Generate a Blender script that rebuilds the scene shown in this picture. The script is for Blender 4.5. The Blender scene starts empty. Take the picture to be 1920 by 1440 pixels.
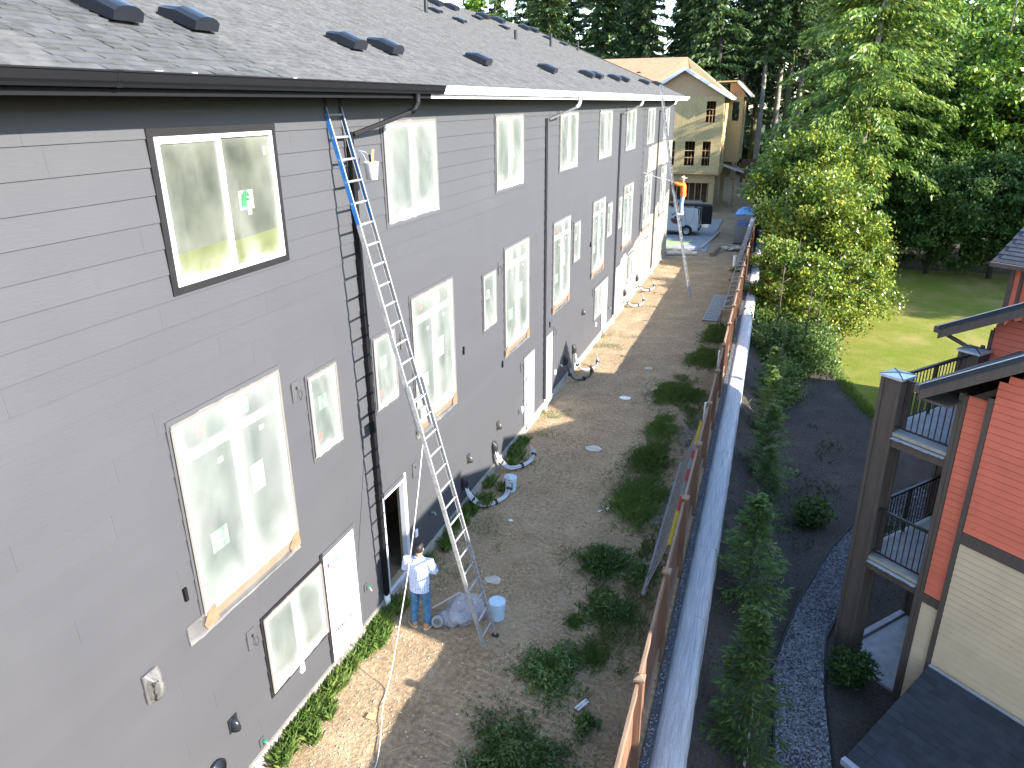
import bpy, math, random
import numpy as np
from mathutils import Vector, Matrix

random.seed(7); RNG = np.random.default_rng(7)
sc = bpy.context.scene
COL = sc.collection

# ------------------------------------------------------------------ camera
cd = bpy.data.cameras.new('camera'); cam = bpy.data.objects.new('camera', cd); COL.objects.link(cam)
cd.sensor_width = 36.0; cd.lens = 36.0 * 1380.0 / 1920.0; cd.clip_start = 0.1; cd.clip_end = 3000.0
_r = Vector((.94470668, .32784613, -.00679754)); _d = Vector((.11082136, -.33871043, -.93434141)); _f = Vector((-.30862261, .88192526, -.35631436))
cam.matrix_world = Matrix(((_r.x, -_d.x, -_f.x, 6.125), (_r.y, -_d.y, -_f.y, 0.0), (_r.z, -_d.z, -_f.z, 9.0), (0, 0, 0, 1)))
sc.camera = cam
CAM = np.array([6.125, 0, 9.0])

# ------------------------------------------------------------------ sky, sun, exposure
SUN = Vector((1.0, -0.18, 0.48)).normalized()
EL = math.asin(SUN.z); AZ = math.atan2(SUN.x, SUN.y)
w = bpy.data.worlds.new('World'); sc.world = w; w.use_nodes = True
nt = w.node_tree; bg = nt.nodes['Background']
sky = nt.nodes.new('ShaderNodeTexSky'); sky.sky_type = 'NISHITA'; sky.sun_disc = False
sky.sun_elevation = EL; sky.sun_rotation = AZ; sky.altitude = 100; sky.air_density = 1.0; sky.dust_density = 0.4; sky.ozone_density = 1.2
nt.links.new(sky.outputs[0], bg.inputs[0]); bg.inputs[1].default_value = 0.15
sl = bpy.data.lights.new('sun', 'SUN'); sl.energy = 4.0; sl.angle = math.radians(0.53); sl.color = (1.0, 0.93, 0.82)
so = bpy.data.objects.new('sun', sl); COL.objects.link(so); so.location = (30, -5, 30)
so.rotation_euler = SUN.to_track_quat('Z', 'Y').to_euler()
sc.view_settings.view_transform = 'Standard'; sc.view_settings.look = 'None'; sc.view_settings.gamma = 1.0
sc.view_settings.use_curve_mapping = False; sc.view_settings.exposure = 2.38
sc.render.engine = 'CYCLES'
sc.cycles.max_bounces = 6; sc.cycles.diffuse_bounces = 3; sc.cycles.glossy_bounces = 2
sc.cycles.transmission_bounces = 3; sc.cycles.transparent_max_bounces = 8
sc.cycles.caustics_reflective = False; sc.cycles.caustics_refractive = False
sc.cycles.use_denoising = True

# ------------------------------------------------------------------ helpers
def tag(o, label=None, cat=None, group=None, kind=None):
    if label: o['label'] = label
    if cat: o['category'] = cat
    if group: o['group'] = group
    if kind: o['kind'] = kind
    return o

def thing(name, label, cat, loc=(0, 0, 0), rotz=0.0, group=None):
    o = bpy.data.objects.new(name, None); COL.objects.link(o)
    o.empty_display_size = 0.2; o.location = loc; o.rotation_euler = (0, 0, rotz)
    return tag(o, label, cat, group)

class MB:
    def __init__(s): s.v = []; s.f = []
    def add(s, vs, fs):
        b = len(s.v); s.v += [tuple(map(float, p)) for p in vs]; s.f += [tuple(i + b for i in f) for f in fs]; return s
    def quad(s, a, b, c, d): return s.add([a, b, c, d], [(0, 1, 2, 3)])
    def poly(s, ps): return s.add(ps, [tuple(range(len(ps)))])
    def hexa(s, p): return s.add(p, [(0, 3, 2, 1), (4, 5, 6, 7), (0, 1, 5, 4), (1, 2, 6, 5), (2, 3, 7, 6), (3, 0, 4, 7)])
    def box(s, x0, x1, y0, y1, z0, z1):
        return s.hexa([(x0, y0, z0), (x1, y0, z0), (x1, y1, z0), (x0, y1, z0), (x0, y0, z1), (x1, y0, z1), (x1, y1, z1), (x0, y1, z1)])
    def bar(s, p, q, w, h, up=(0, 0, 1)):
        p = Vector(p); q = Vector(q); d = (q - p).normalized(); u = Vector(up)
        if abs(d.dot(u)) > .98: u = Vector((0, 1, 0)) if abs(d.y) < .9 else Vector((1, 0, 0))
        a = d.cross(u).normalized() * (w / 2); b = a.cross(d).normalized() * (h / 2)
        return s.hexa([p - a - b, p + a - b, p + a + b, p - a + b, q - a - b, q + a - b, q + a + b, q - a + b])
    def tube(s, pts, r, n=8, caps=True):
        pts = [Vector(p) for p in pts]; m = len(pts)
        rs = r if isinstance(r, (list, tuple)) else [r] * m
        vs = []; pa = None
        for i, p in enumerate(pts):
            d = (pts[min(i + 1, m - 1)] - pts[max(i - 1, 0)]).normalized()
            if pa is None:
                u = Vector((0, 0, 1)) if abs(d.z) < .9 else Vector((1, 0, 0)); pa = d.cross(u).normalized()
            else:
                pa = (pa - d * pa.dot(d)); pa = pa.normalized() if pa.length > 1e-6 else d.orthogonal().normalized()
            b = d.cross(pa)
            for k in range(n):
                t = 2 * math.pi * k / n; vs.append(p + (pa * math.cos(t) + b * math.sin(t)) * rs[i])
        fs = [(i * n + k, i * n + (k + 1) % n, (i + 1) * n + (k + 1) % n, (i + 1) * n + k) for i in range(m - 1) for k in range(n)]
        if caps: fs += [tuple(range(n - 1, -1, -1)), tuple((m - 1) * n + k for k in range(n))]
        return s.add(vs, fs)
    def lathe(s, prof, n=20, c=(0, 0, 0), caps=True):
        vs = []; m = len(prof)
        for r, z in prof:
            for k in range(n):
                t = 2 * math.pi * k / n; vs.append((c[0] + r * math.cos(t), c[1] + r * math.sin(t), c[2] + z))
        fs = [(i * n + k, i * n + (k + 1) % n, (i + 1) * n + (k + 1) % n, (i + 1) * n + k) for i in range(m - 1) for k in range(n)]
        if caps: fs += [tuple(range(n - 1, -1, -1)), tuple((m - 1) * n + k for k in range(n))]
        return s.add(vs, fs)
    def prism(s, poly, ext):
        n = len(poly); e = Vector(ext); vs = [Vector(p) for p in poly]; vs += [p + e for p in vs]
        fs = [tuple(range(n - 1, -1, -1)), tuple(range(n, 2 * n))] + [(i, (i + 1) % n, n + (i + 1) % n, n + i) for i in range(n)]
        return s.add(vs, fs)
    def mesh(s, name, mat, smooth=False):
        me = bpy.data.meshes.new(name); me.from_pydata(s.v, [], s.f); me.update()
        if smooth: me.shade_smooth()
        if mat: me.materials.append(mat)
        return me
    def build(s, name, mat, parent=None, smooth=False, world=True, bevel=0):
        return put(name, s.mesh(name, mat, smooth), parent, world, bevel)

def put(name, me, parent=None, world=True, bevel=0):
    o = bpy.data.objects.new(name, me); COL.objects.link(o)
    if parent is not None:
        o.parent = parent
        if world:
            m = parent.matrix_basis.copy()
            if parent.parent is not None: m = parent.parent.matrix_basis @ parent.matrix_parent_inverse @ m
            o.matrix_parent_inverse = m.inverted()
    if bevel:
        md = o.modifiers.new('bevel', 'BEVEL'); md.width = bevel; md.segments = 2; md.limit_method = 'ANGLE'
    return o

def fast_mesh(name, V, F, mat, smooth=False):
    """V (n,3), F (m,k) numpy arrays, k = 3 or 4"""
    me = bpy.data.meshes.new(name); V = np.asarray(V, np.float32); F = np.asarray(F, np.int32); k = F.shape[1]
    me.vertices.add(len(V)); me.vertices.foreach_set('co', V.ravel())
    me.loops.add(F.size); me.loops.foreach_set('vertex_index', F.ravel())
    me.polygons.add(len(F)); me.polygons.foreach_set('loop_start', np.arange(0, F.size, k, dtype=np.int32))
    me.update(calc_edges=True)
    if smooth: me.shade_smooth()
    me.materials.append(mat); return me

def copy_tree(o, parent=None):
    c = o.copy(); COL.objects.link(c)
    if parent is not None: c.parent = parent
    for ch in list(o.children): copy_tree(ch, c)
    return c

# ------------------------------------------------------------------ materials
MATS = {}
def mat(name, col, rough=.7, var=.12, scale=6., bump=0., bscale=40., metal=0., col2=None, rnd=0., island=0., spec=.4, stretch=(1, 1, 1), coat=0., detail=4.):
    m = bpy.data.materials.new(name); m.use_nodes = True; t = m.node_tree; N = t.nodes; L = t.links
    b = N['Principled BSDF']; b.inputs['Roughness'].default_value = rough; b.inputs['Metallic'].default_value = metal
    b.inputs['Specular IOR Level'].default_value = spec
    if coat: b.inputs['Coat Weight'].default_value = coat; b.inputs['Coat Roughness'].default_value = .1
    tc = N.new('ShaderNodeTexCoord'); mp = N.new('ShaderNodeMapping'); mp.inputs['Scale'].default_value = stretch
    L.new(tc.outputs['Object'], mp.inputs['Vector'])
    nz = N.new('ShaderNodeTexNoise'); nz.inputs['Scale'].default_value = scale; nz.inputs['Detail'].default_value = detail
    L.new(mp.outputs[0], nz.inputs['Vector'])
    rp = N.new('ShaderNodeValToRGB'); rp.color_ramp.elements[0].position = .32; rp.color_ramp.elements[1].position = .68
    c2 = col2 or tuple(min(1, c * (1 + var)) for c in col); c1 = col if col2 else tuple(c * (1 - var) for c in col)
    rp.color_ramp.elements[0].color = (*c1, 1); rp.color_ramp.elements[1].color = (*c2, 1)
    L.new(nz.outputs['Fac'], rp.inputs[0]); out = rp.outputs[0]
    if rnd or island:
        src = N.new('ShaderNodeObjectInfo').outputs['Random'] if rnd else N.new('ShaderNodeNewGeometry').outputs['Random Per Island']
        a = rnd or island
        mr = N.new('ShaderNodeMapRange'); mr.inputs['To Min'].default_value = 1 - a; mr.inputs['To Max'].default_value = 1 + a
        L.new(src, mr.inputs['Value'])
        mx = N.new('ShaderNodeVectorMath'); mx.operation = 'SCALE'; L.new(out, mx.inputs[0]); L.new(mr.outputs[0], mx.inputs['Scale']); out = mx.outputs[0]
    L.new(out, b.inputs['Base Color'])
    if bump:
        n2 = N.new('ShaderNodeTexNoise'); n2.inputs['Scale'].default_value = bscale; n2.inputs['Detail'].default_value = 6
        L.new(mp.outputs[0], n2.inputs['Vector'])
        bp = N.new('ShaderNodeBump'); bp.inputs['Strength'].default_value = bump; bp.inputs['Distance'].default_value = .02
        L.new(n2.outputs['Fac'], bp.inputs['Height']); L.new(bp.outputs[0], b.inputs['Normal'])
    MATS[name] = m; return m

def leafmat(name, c1, c2, c3, trans=.35, rough=.5):
    m = bpy.data.materials.new(name); m.use_nodes = True; t = m.node_tree; N = t.nodes; L = t.links
    b = N['Principled BSDF']; b.inputs['Roughness'].default_value = rough; b.inputs['Specular IOR Level'].default_value = .35
    g = N.new('ShaderNodeNewGeometry'); oi = N.new('ShaderNodeObjectInfo')
    nz = N.new('ShaderNodeTexNoise'); nz.inputs['Scale'].default_value = .6; L.new(g.outputs['Position'], nz.inputs['Vector'])
    ad = N.new('ShaderNodeMath'); ad.operation = 'MULTIPLY_ADD'; ad.inputs[1].default_value = .55; L.new(g.outputs['Random Per Island'], ad.inputs[0])
    sb = N.new('ShaderNodeMath'); sb.operation = 'MULTIPLY_ADD'; sb.inputs[1].default_value = .9; sb.inputs[2].default_value = -.22; L.new(nz.outputs['Fac'], sb.inputs[0])
    L.new(sb.outputs[0], ad.inputs[2])
    rp = N.new('ShaderNodeValToRGB'); e = rp.color_ramp.elements; e[0].position = .15; e[0].color = (*c1, 1); e[1].position = .9; e[1].color = (*c3, 1)
    k = e.new(.5); k.color = (*c2, 1); L.new(ad.outputs[0], rp.inputs[0])
    mr = N.new('ShaderNodeMapRange'); mr.inputs['To Min'].default_value = .8; mr.inputs['To Max'].default_value = 1.2; L.new(oi.outputs['Random'], mr.inputs['Value'])
    mx = N.new('ShaderNodeVectorMath'); mx.operation = 'SCALE'; L.new(rp.outputs[0], mx.inputs[0]); L.new(mr.outputs[0], mx.inputs['Scale'])
    L.new(mx.outputs[0], b.inputs['Base Color'])
    tr = N.new('ShaderNodeBsdfTranslucent'); L.new(mx.outputs[0], tr.inputs['Color'])
    ms = N.new('ShaderNodeMixShader'); ms.inputs[0].default_value = trans
    L.new(b.outputs[0], ms.inputs[1]); L.new(tr.outputs[0], ms.inputs[2]); L.new(ms.outputs[0], N['Material Output'].inputs['Surface'])
    MATS[name] = m; return m

def paint_wall():
    """grey sprayed siding; the far, lower boards still in cream primer with a ragged spray edge"""
    m = bpy.data.materials.new('siding_paint'); m.use_nodes = True; t = m.node_tree; N = t.nodes; L = t.links; b = N['Principled BSDF']
    b.inputs['Roughness'].default_value = .6; b.inputs['Specular IOR Level'].default_value = .55
    tc = N.new('ShaderNodeTexCoord'); sp = N.new('ShaderNodeSeparateXYZ'); L.new(tc.outputs['Object'], sp.inputs[0])
    nz = N.new('ShaderNodeTexNoise'); nz.inputs['Scale'].default_value = .5; nz.inputs['Detail'].default_value = 5; L.new(tc.outputs['Object'], nz.inputs['Vector'])
    def math_(op, a, bb, cc=None):
        n = N.new('ShaderNodeMath'); n.operation = op
        for i, x in enumerate((a, bb, cc)):
            if x is None: continue
            if isinstance(x, (int, float)): n.inputs[i].default_value = x
            else: L.new(x, n.inputs[i])
        return n.outputs[0]
    nn = math_('MULTIPLY', math_('SUBTRACT', nz.outputs['Fac'], .5), 1.6)
    # lower edge of the grey paint: z = .30*(y-31)+1.6, only past the second downspout
    edge = math_('ADD', math_('MULTIPLY_ADD', sp.outputs['Y'], .11, -1.15), nn)
    low = math_('GREATER_THAN', math_('MULTIPLY', math_('SUBTRACT', edge, sp.outputs['Z']), 4), 0)
    past = math_('GREATER_THAN', math_('ADD', sp.outputs['Y'], math_('MULTIPLY', nn, .1)), 30.95)
    m1 = math_('MULTIPLY', low, past)
    band = math_('MULTIPLY', math_('GREATER_THAN', math_('ADD', sp.outputs['Z'], nn), 5.75), math_('LESS_THAN', math_('ADD', sp.outputs['Z'], math_('MULTIPLY', nn, .3)), 6.95))
    m2 = math_('MULTIPLY', band, math_('GREATER_THAN', math_('ADD', sp.outputs['Y'], nn), 38.4))
    mm = math_('MAXIMUM', m1, m2)
    n3 = N.new('ShaderNodeTexNoise'); n3.inputs['Scale'].default_value = .9; n3.inputs['Detail'].default_value = 5; L.new(tc.outputs['Object'], n3.inputs['Vector'])
    rp = N.new('ShaderNodeValToRGB'); e = rp.color_ramp.elements; e[0].position = .3; e[1].position = .7
    e[0].color = (.0450, .0457, .0515, 1); e[1].color = (.0490, .0497, .0555, 1); L.new(n3.outputs['Fac'], rp.inputs[0])
    mx = N.new('ShaderNodeMix'); mx.data_type = 'RGBA'; L.new(mm, mx.inputs[0]); L.new(rp.outputs[0], mx.inputs[6]); mx.inputs[7].default_value = (.24, .215, .165, 1)
    oi = N.new('ShaderNodeObjectInfo'); mr = N.new('ShaderNodeMapRange'); mr.inputs['To Min'].default_value = .975; mr.inputs['To Max'].default_value = 1.025; L.new(oi.outputs['Random'], mr.inputs['Value'])
    sc_ = N.new('ShaderNodeVectorMath'); sc_.operation = 'SCALE'; L.new(mx.outputs[2], sc_.inputs[0]); L.new(mr.outputs[0], sc_.inputs['Scale'])
    L.new(sc_.outputs[0], b.inputs['Base Color'])
    n2 = N.new('ShaderNodeTexNoise'); n2.inputs['Scale'].default_value = 60; mp = N.new('ShaderNodeMapping'); mp.inputs['Scale'].default_value = (1, .12, 1)
    L.new(tc.outputs['Object'], mp.inputs[0]); L.new(mp.outputs[0], n2.inputs['Vector'])
    bp = N.new('ShaderNodeBump'); bp.inputs['Strength'].default_value = .12; bp.inputs['Distance'].default_value = .01; L.new(n2.outputs['Fac'], bp.inputs['Height']); L.new(bp.outputs[0], b.inputs['Normal'])
    return m

def film_mat(name, opac, col=(.8, .8, .78), scale=3., rough=.28):
    m = bpy.data.materials.new(name); m.use_nodes = True; t = m.node_tree; N = t.nodes; L = t.links; b = N['Principled BSDF']
    b.inputs['Base Color'].default_value = (*col, 1); b.inputs['Roughness'].default_value = rough; b.inputs['Specular IOR Level'].default_value = .5
    tc = N.new('ShaderNodeTexCoord'); mp = N.new('ShaderNodeMapping'); mp.inputs['Scale'].default_value = (1, 1, .45); mp.inputs['Rotation'].default_value = (.5, 0, 0); L.new(tc.outputs['Object'], mp.inputs[0])
    nz = N.new('ShaderNodeTexNoise'); nz.inputs['Scale'].default_value = scale; nz.inputs['Detail'].default_value = 2.5; nz.inputs['Distortion'].default_value = .6; L.new(mp.outputs[0], nz.inputs['Vector'])
    mr = N.new('ShaderNodeMapRange'); mr.inputs['From Min'].default_value = .3; mr.inputs['From Max'].default_value = .75; mr.inputs['To Min'].default_value = opac * .55; mr.inputs['To Max'].default_value = min(1, opac * 1.5); L.new(nz.outputs['Fac'], mr.inputs['Value'])
    at = N.new('ShaderNodeAttribute'); at.attribute_name = 'dens'; ad = N.new('ShaderNodeMath'); ad.operation = 'ADD'; ad.use_clamp = True; L.new(mr.outputs[0], ad.inputs[0]); L.new(at.outputs['Fac'], ad.inputs[1])
    tb = N.new('ShaderNodeBsdfTransparent'); ms = N.new('ShaderNodeMixShader'); L.new(ad.outputs[0], ms.inputs[0]); L.new(tb.outputs[0], ms.inputs[1]); L.new(b.outputs[0], ms.inputs[2])
    bp = N.new('ShaderNodeBump'); bp.inputs['Strength'].default_value = .2; bp.inputs['Distance'].default_value = .03; L.new(nz.outputs['Fac'], bp.inputs['Height']); L.new(bp.outputs[0], b.inputs['Normal'])
    L.new(ms.outputs[0], N['Material Output'].inputs['Surface']); return m

def check_mat():
    m = mat('check_shirt', (.50, .56, .72), .85, .05, 20); t = m.node_tree; N = t.nodes; L = t.links; b = N['Principled BSDF']
    tc = N.new('ShaderNodeTexCoord'); sp = N.new('ShaderNodeSeparateXYZ'); L.new(tc.outputs['Object'], sp.inputs[0])
    def stripes(sock, per, wid):
        a = N.new('ShaderNodeMath'); a.operation = 'MULTIPLY'; a.inputs[1].default_value = 1 / per; L.new(sock, a.inputs[0])
        f = N.new('ShaderNodeMath'); f.operation = 'FRACT'; L.new(a.outputs[0], f.inputs[0])
        l = N.new('ShaderNodeMath'); l.operation = 'LESS_THAN'; l.inputs[1].default_value = wid; L.new(f.outputs[0], l.inputs[0]); return l.outputs[0]
    s1 = stripes(sp.outputs['X'], .032, .3); s2 = stripes(sp.outputs['Z'], .032, .3)
    ad = N.new('ShaderNodeMath'); ad.operation = 'ADD'; L.new(s1, ad.inputs[0]); L.new(s2, ad.inputs[1])
    rp = N.new('ShaderNodeValToRGB'); e = rp.color_ramp.elements; e[0].color = (.62, .66, .78, 1); e[1].color = (.09, .14, .36, 1); k = e.new(.5); k.color = (.26, .33, .55, 1)
    dv = N.new('ShaderNodeMath'); dv.operation = 'MULTIPLY'; dv.inputs[1].default_value = .5; L.new(ad.outputs[0], dv.inputs[0]); L.new(dv.outputs[0], rp.inputs[0])
    L.new(rp.outputs[0], b.inputs['Base Color']); return m

P = paint_wall()
TRIMD = mat('dark_trim', (.011, .0105, .0115), .6, .1, 5, .1, 60, spec=.25)
WHITE = mat('white_vinyl', (.50, .50, .53), .4, .02)
GREYT = mat('painted_trim', (.0450, .0457, .0512), .6, .04, 2, spec=1.0)
FILM = film_mat('masking_film', .095, (.60, .61, .60), 1.6); FILM2 = film_mat('loose_film', .14, (.24, .235, .225), 6.)
TAPE = mat('masking_tape', (.13, .125, .115), .6, .06, 10)
KRAFT = mat('kraft_paper', (.20, .105, .060), .8, .15, 12)
CONC = mat('foundation_concrete', (.24, .225, .195), .9, .2, 4, .4, 30)
SHIN = mat('roof_shingle', (.061, .062, .064), .95, .18, 5, .5, 120, island=.17)
SHIN1 = mat('roof_shingle_near', (.061, .062, .064), .95, .18, 5, .5, 120, rnd=.17)
SHIND = mat('dark_shingle', (.046, .052, .062), .9, .15, 5, .5, 120, rnd=.15)
GUTD = mat('dark_gutter', (.008, .008, .0095), .55, .05, spec=.12); GUTW = mat('white_gutter', (.74, .73, .76), .4, .03)
VENT = mat('black_vent', (.011, .013, .018), .28, .05, spec=.4); HOOD = mat('brown_hood', (.040, .038, .034), .4, .1)
ALU = mat('aluminium', (.33, .33, .335), .45, .2, 14, metal=.35); ALUD = mat('worn_aluminium', (.30, .30, .29), .5, .2, 20, metal=.4)
BLUE = mat('blue_fibreglass', (.02, .13, .38), .4, .15, 8); YEL = mat('yellow_fibreglass', (.62, .42, .02), .45, .12, 9); RED = mat('red_sticker', (.42, .05, .045), .5, .2, 12)
BLK = mat('black_rubber', (.012, .012, .014), .55, .1)
CEDAR = mat('cedar_board', (.150, .078, .046), .8, .2, 3, .3, 40, rnd=.18, stretch=(6, 6, .7)); CEDARE = mat('cedar_rail', (.200, .130, .090), .8, .2, 4, .3, 40, rnd=.12, stretch=(6, .6, 6))
STUD = mat('stud_wood', (.42, .27, .14), .8, .15, 6); OLDW = mat('grey_timber', (.30, .27, .24), .85, .2, 6)
OSB = mat('osb_panel', (.27, .205, .100), .85, .25, 16, .3, 60, col2=(.42, .325, .165), rnd=.07)
PLY = mat('roof_plywood', (.31, .175, .100), .8, .12, 3, rnd=.12); PLYY = mat('osb_roof', (.36, .265, .135), .8, .15, 10, rnd=.08)
PRIME = mat('primed_fascia', (.52, .56, .62), .6, .06)
REDS = mat('red_siding', (.80, .185, .105), .6, .08, 2, .08, 60, rnd=.03); CREAM = mat('cream_siding', (.76, .56, .35), .6, .05, 2, .08, 60, rnd=.02)
BROWN = mat('brown_trim', (.115, .085, .066), .6, .12, 4, .1, 60, stretch=(4, 4, .5)); RAIL = mat('bronze_rail', (.030, .027, .024), .4, .1)
FLASH = mat('metal_flashing', (.58, .62, .68), .35, .25, 9, metal=.5, col2=(.70, .74, .80)); DECK = mat('deck_concrete', (.36, .36, .37), .85, .15, 4)
BLOCK = mat('block_concrete', (.36, .375, .40), .9, .3, 5, .9, 26, col2=(.60, .60, .59), stretch=(9, .30, 5), rnd=.02)
PLAST = mat('pale_blue_plastic', (.36, .50, .60), .4, .06); PAILW = mat('white_pail', (.80, .80, .80), .4, .03)
VANW = mat('van_white', (.36, .38, .42), .25, .03, coat=.4); TYRE = mat('tyre', (.015, .015, .016), .8, .1); RIM = mat('wheel_rim', (.45, .45, .46), .35, .1, metal=.6); DGLASS = mat('dark_glass', (.01, .012, .014), .06, .05, spec=.7)
POT = mat('toilet_grey', (.15, .16, .17), .5, .06); POTB = mat('toilet_blue', (.13, .30, .58), .4, .12, 3)
SKIN = mat('skin', (.36, .20, .13), .6, .06); HAIR = mat('hair', (.012, .010, .010), .6, .3, 60); JEAN = mat('denim', (.045, .13, .24), .85, .25, 14); SHOE = mat('tan_leather', (.42, .20, .08), .7, .12); SOLE = mat('sole', (.62, .56, .46), .8, .05)
ORANGE = mat('orange_shirt', (.80, .19, .02), .8, .08); STRAWH = mat('straw_hat', (.60, .52, .40), .85, .08); CHECK = check_mat(); GLOVE = mat('dark_glove', (.03, .03, .035), .7)
BARK = mat('bark', (.085, .070, .056), .95, .35, 4, .8, 20, stretch=(3, 3, .5)); BARKP = mat('pale_bark', (.24, .22, .18), .9, .35, 5, .6, 25, stretch=(2, 2, .6)); BARKD = mat('dark_bark', (.040, .034, .030), .95, .3, 4, .8, 20, stretch=(3, 3, .5)); MOSS = mat('mossy_bark', (.075, .06, .04), .95, .3, 1.2, .7, 20, col2=(.10, .12, .025))
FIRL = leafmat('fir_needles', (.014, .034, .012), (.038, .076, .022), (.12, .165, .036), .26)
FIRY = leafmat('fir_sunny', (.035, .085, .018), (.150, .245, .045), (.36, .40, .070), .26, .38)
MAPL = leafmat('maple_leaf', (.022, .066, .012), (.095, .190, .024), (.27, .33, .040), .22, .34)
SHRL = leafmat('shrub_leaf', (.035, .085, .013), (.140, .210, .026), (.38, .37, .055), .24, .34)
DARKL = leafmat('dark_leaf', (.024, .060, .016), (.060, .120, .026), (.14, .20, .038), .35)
CEDL = leafmat('cedar_frond', (.045, .095, .022), (.095, .165, .036), (.20, .25, .055), .3)
GRASS = leafmat('grass_blade', (.055, .110, .022), (.095, .165, .034), (.20, .23, .070), .3)
WEED = leafmat('weed_leaf', (.050, .095, .028), (.085, .150, .040), (.16, .21, .060), .3)
STRAW = mat('straw', (.38, .30, .19), .9, .2, 9, island=.4); STONE = mat('gravel_stone', (.20, .21, .225), .9, .2, 8, island=.55); PEB = mat('pebble', (.34, .31, .27), .9, .2, 8, island=.35)
# ------------------------------------------------------------------ the ground
def dirt_mat(name, cols, sc1=.7, sc2=14, bump=.5, fm=(.25, .75)):
    m = bpy.data.materials.new(name); m.use_nodes = True; t = m.node_tree; N = t.nodes; L = t.links; b = N['Principled BSDF']
    b.inputs['Roughness'].default_value = .95; b.inputs['Specular IOR Level'].default_value = .15
    tc = N.new('ShaderNodeTexCoord')
    def noise(s, d=6, st=None):
        n = N.new('ShaderNodeTexNoise'); n.inputs['Scale'].default_value = s; n.inputs['Detail'].default_value = d; n.inputs['Roughness'].default_value = .65
        src = tc.outputs['Object']
        if st:
            mp = N.new('ShaderNodeMapping'); mp.inputs['Scale'].default_value = st; L.new(src, mp.inputs[0]); src = mp.outputs[0]
        L.new(src, n.inputs['Vector']); return n.outputs['Fac']
    def ramp(f, a, b_, p0=.35, p1=.65):
        r = N.new('ShaderNodeValToRGB'); e = r.color_ramp.elements; e[0].position = p0; e[1].position = p1; e[0].color = (*a, 1); e[1].color = (*b_, 1); L.new(f, r.inputs[0]); return r.outputs[0]
    def mix(f, a, b_):
        x = N.new('ShaderNodeMix'); x.data_type = 'RGBA'; L.new(f, x.inputs[0]); L.new(a, x.inputs[6]); L.new(b_, x.inputs[7]); return x.outputs[2]
    big = ramp(noise(sc1), cols[0], cols[1]); fine = ramp(noise(sc2, 8), tuple(c * .55 for c in cols[2]), tuple(c * 1.4 for c in cols[2]))
    f1 = ramp(noise(sc1 * 2.3, 5, (1, .6, 1)), (0, 0, 0), (1, 1, 1), .42, .62)
    f2 = ramp(noise(sc2 * 4, 4), (fm[0],) * 3, (fm[1],) * 3)
    c = mix(f2, mix(f1, big, fine), fine)
    sp = ramp(noise(sc2 * 7, 3), (0, 0, 0), (1, 1, 1), .66, .72)
    hi = N.new('ShaderNodeRGB'); hi.outputs[0].default_value = (*cols[3], 1); c = mix(sp, c, hi.outputs[0])
    L.new(c, b.inputs['Base Color'])
    bp = N.new('ShaderNodeBump'); bp.inputs['Strength'].default_value = bump; bp.inputs['Distance'].default_value = .04; L.new(noise(sc2 * 1.6, 9), bp.inputs['Height']); L.new(bp.outputs[0], b.inputs['Normal'])
    return m
DIRT = dirt_mat('dirt', [(.165, .110, .066), (.43, .33, .215), (.275, .198, .120), (.50, .43, .33)], .8, 12, 1.0, (.25, .75))
MULCH = dirt_mat('bark_mulch', [(.045, .040, .036), (.130, .110, .090), (.072, .063, .055), (.22, .20, .17)], .7, 16, 1.0, (.25, .7))
LAWN = dirt_mat('lawn_grass', [(.115, .158, .012), (.29, .225, .090), (.140, .162, .022), (.20, .21, .045)], .30, 26, .9, (.0, .4))
FLOORM = dirt_mat('forest_floor', [(.04, .045, .02), (.07, .065, .03), (.05, .06, .025), (.09, .09, .04)], .2, 4, .9)

def fbm(x, y, s=1.0, seed=0):
    o = 0; a = 1; r = np.random.default_rng(seed)
    for i in range(5):
        th = r.uniform(0, 6.28, 3); ph = r.uniform(0, 6.28, 3)
        for t, p in zip(th, ph): o = o + a * np.sin((x * np.cos(t) + y * np.sin(t)) * s * (2 ** i) * 1.7 + p) / 3
        a *= .55
    return o
def grid_mesh(name, xs, ys, zf, m, smooth=True):
    X, Y = np.meshgrid(xs, ys); Z = zf(X, Y); nx, ny = len(xs), len(ys)
    V = np.stack([X.ravel(), Y.ravel(), Z.ravel()], 1); i = np.arange(nx * ny).reshape(ny, nx)
    F = np.stack([i[:-1, :-1], i[:-1, 1:], i[1:, 1:], i[1:, :-1]], -1).reshape(-1, 4)
    return fast_mesh(name, V, F, m, smooth)
def yard_z(x, y):
    return (fbm(x, y, .8, 3) * .022 + fbm(x, y, 5., 5) * .013) * np.clip((x + .1) / .6, 0, 1) - .004
xs = np.concatenate([[-60, -30, -14], np.arange(-.35, 5.31, .11), [5.32]]); ys = np.concatenate([[-40, -10], np.arange(-1, 49, .14), np.arange(50, 112, 2), [150]])
tag(put('ground', grid_mesh('ground', xs, ys, yard_z, DIRT)), kind='structure')
def low_z(x, y):
    t = np.clip((x - 5.8) / 1.5, 0, 1); t = t * t * (3 - 2 * t)
    return -1.25 - 1.37 * t + 2.4 * np.clip((y - 95) / 45, 0, 1) + fbm(x, y, .5, 8) * .012 * np.clip((9 - x), .1, 3) + fbm(x, y, 2.6, 9) * .012 * np.clip((9.6 - x), 0, 1)
xs2 = np.concatenate([[5.32], np.arange(5.75, 9.6, .2), np.arange(10, 40, 1.0), [60, 120]]); ys2 = np.concatenate([[-40, -10], np.arange(0, 60, .3), np.arange(62, 112, 3), [150, 220]])
tag(put('hillside', grid_mesh('hillside', xs2, ys2, low_z, MULCH)), kind='structure')
tag(MB().quad((-1500, -1500, -3.6), (1500, -1500, -3.6), (1500, 1500, -3.6), (-1500, 1500, -3.6)).build('terrain', FLOORM), kind='structure')
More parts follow.
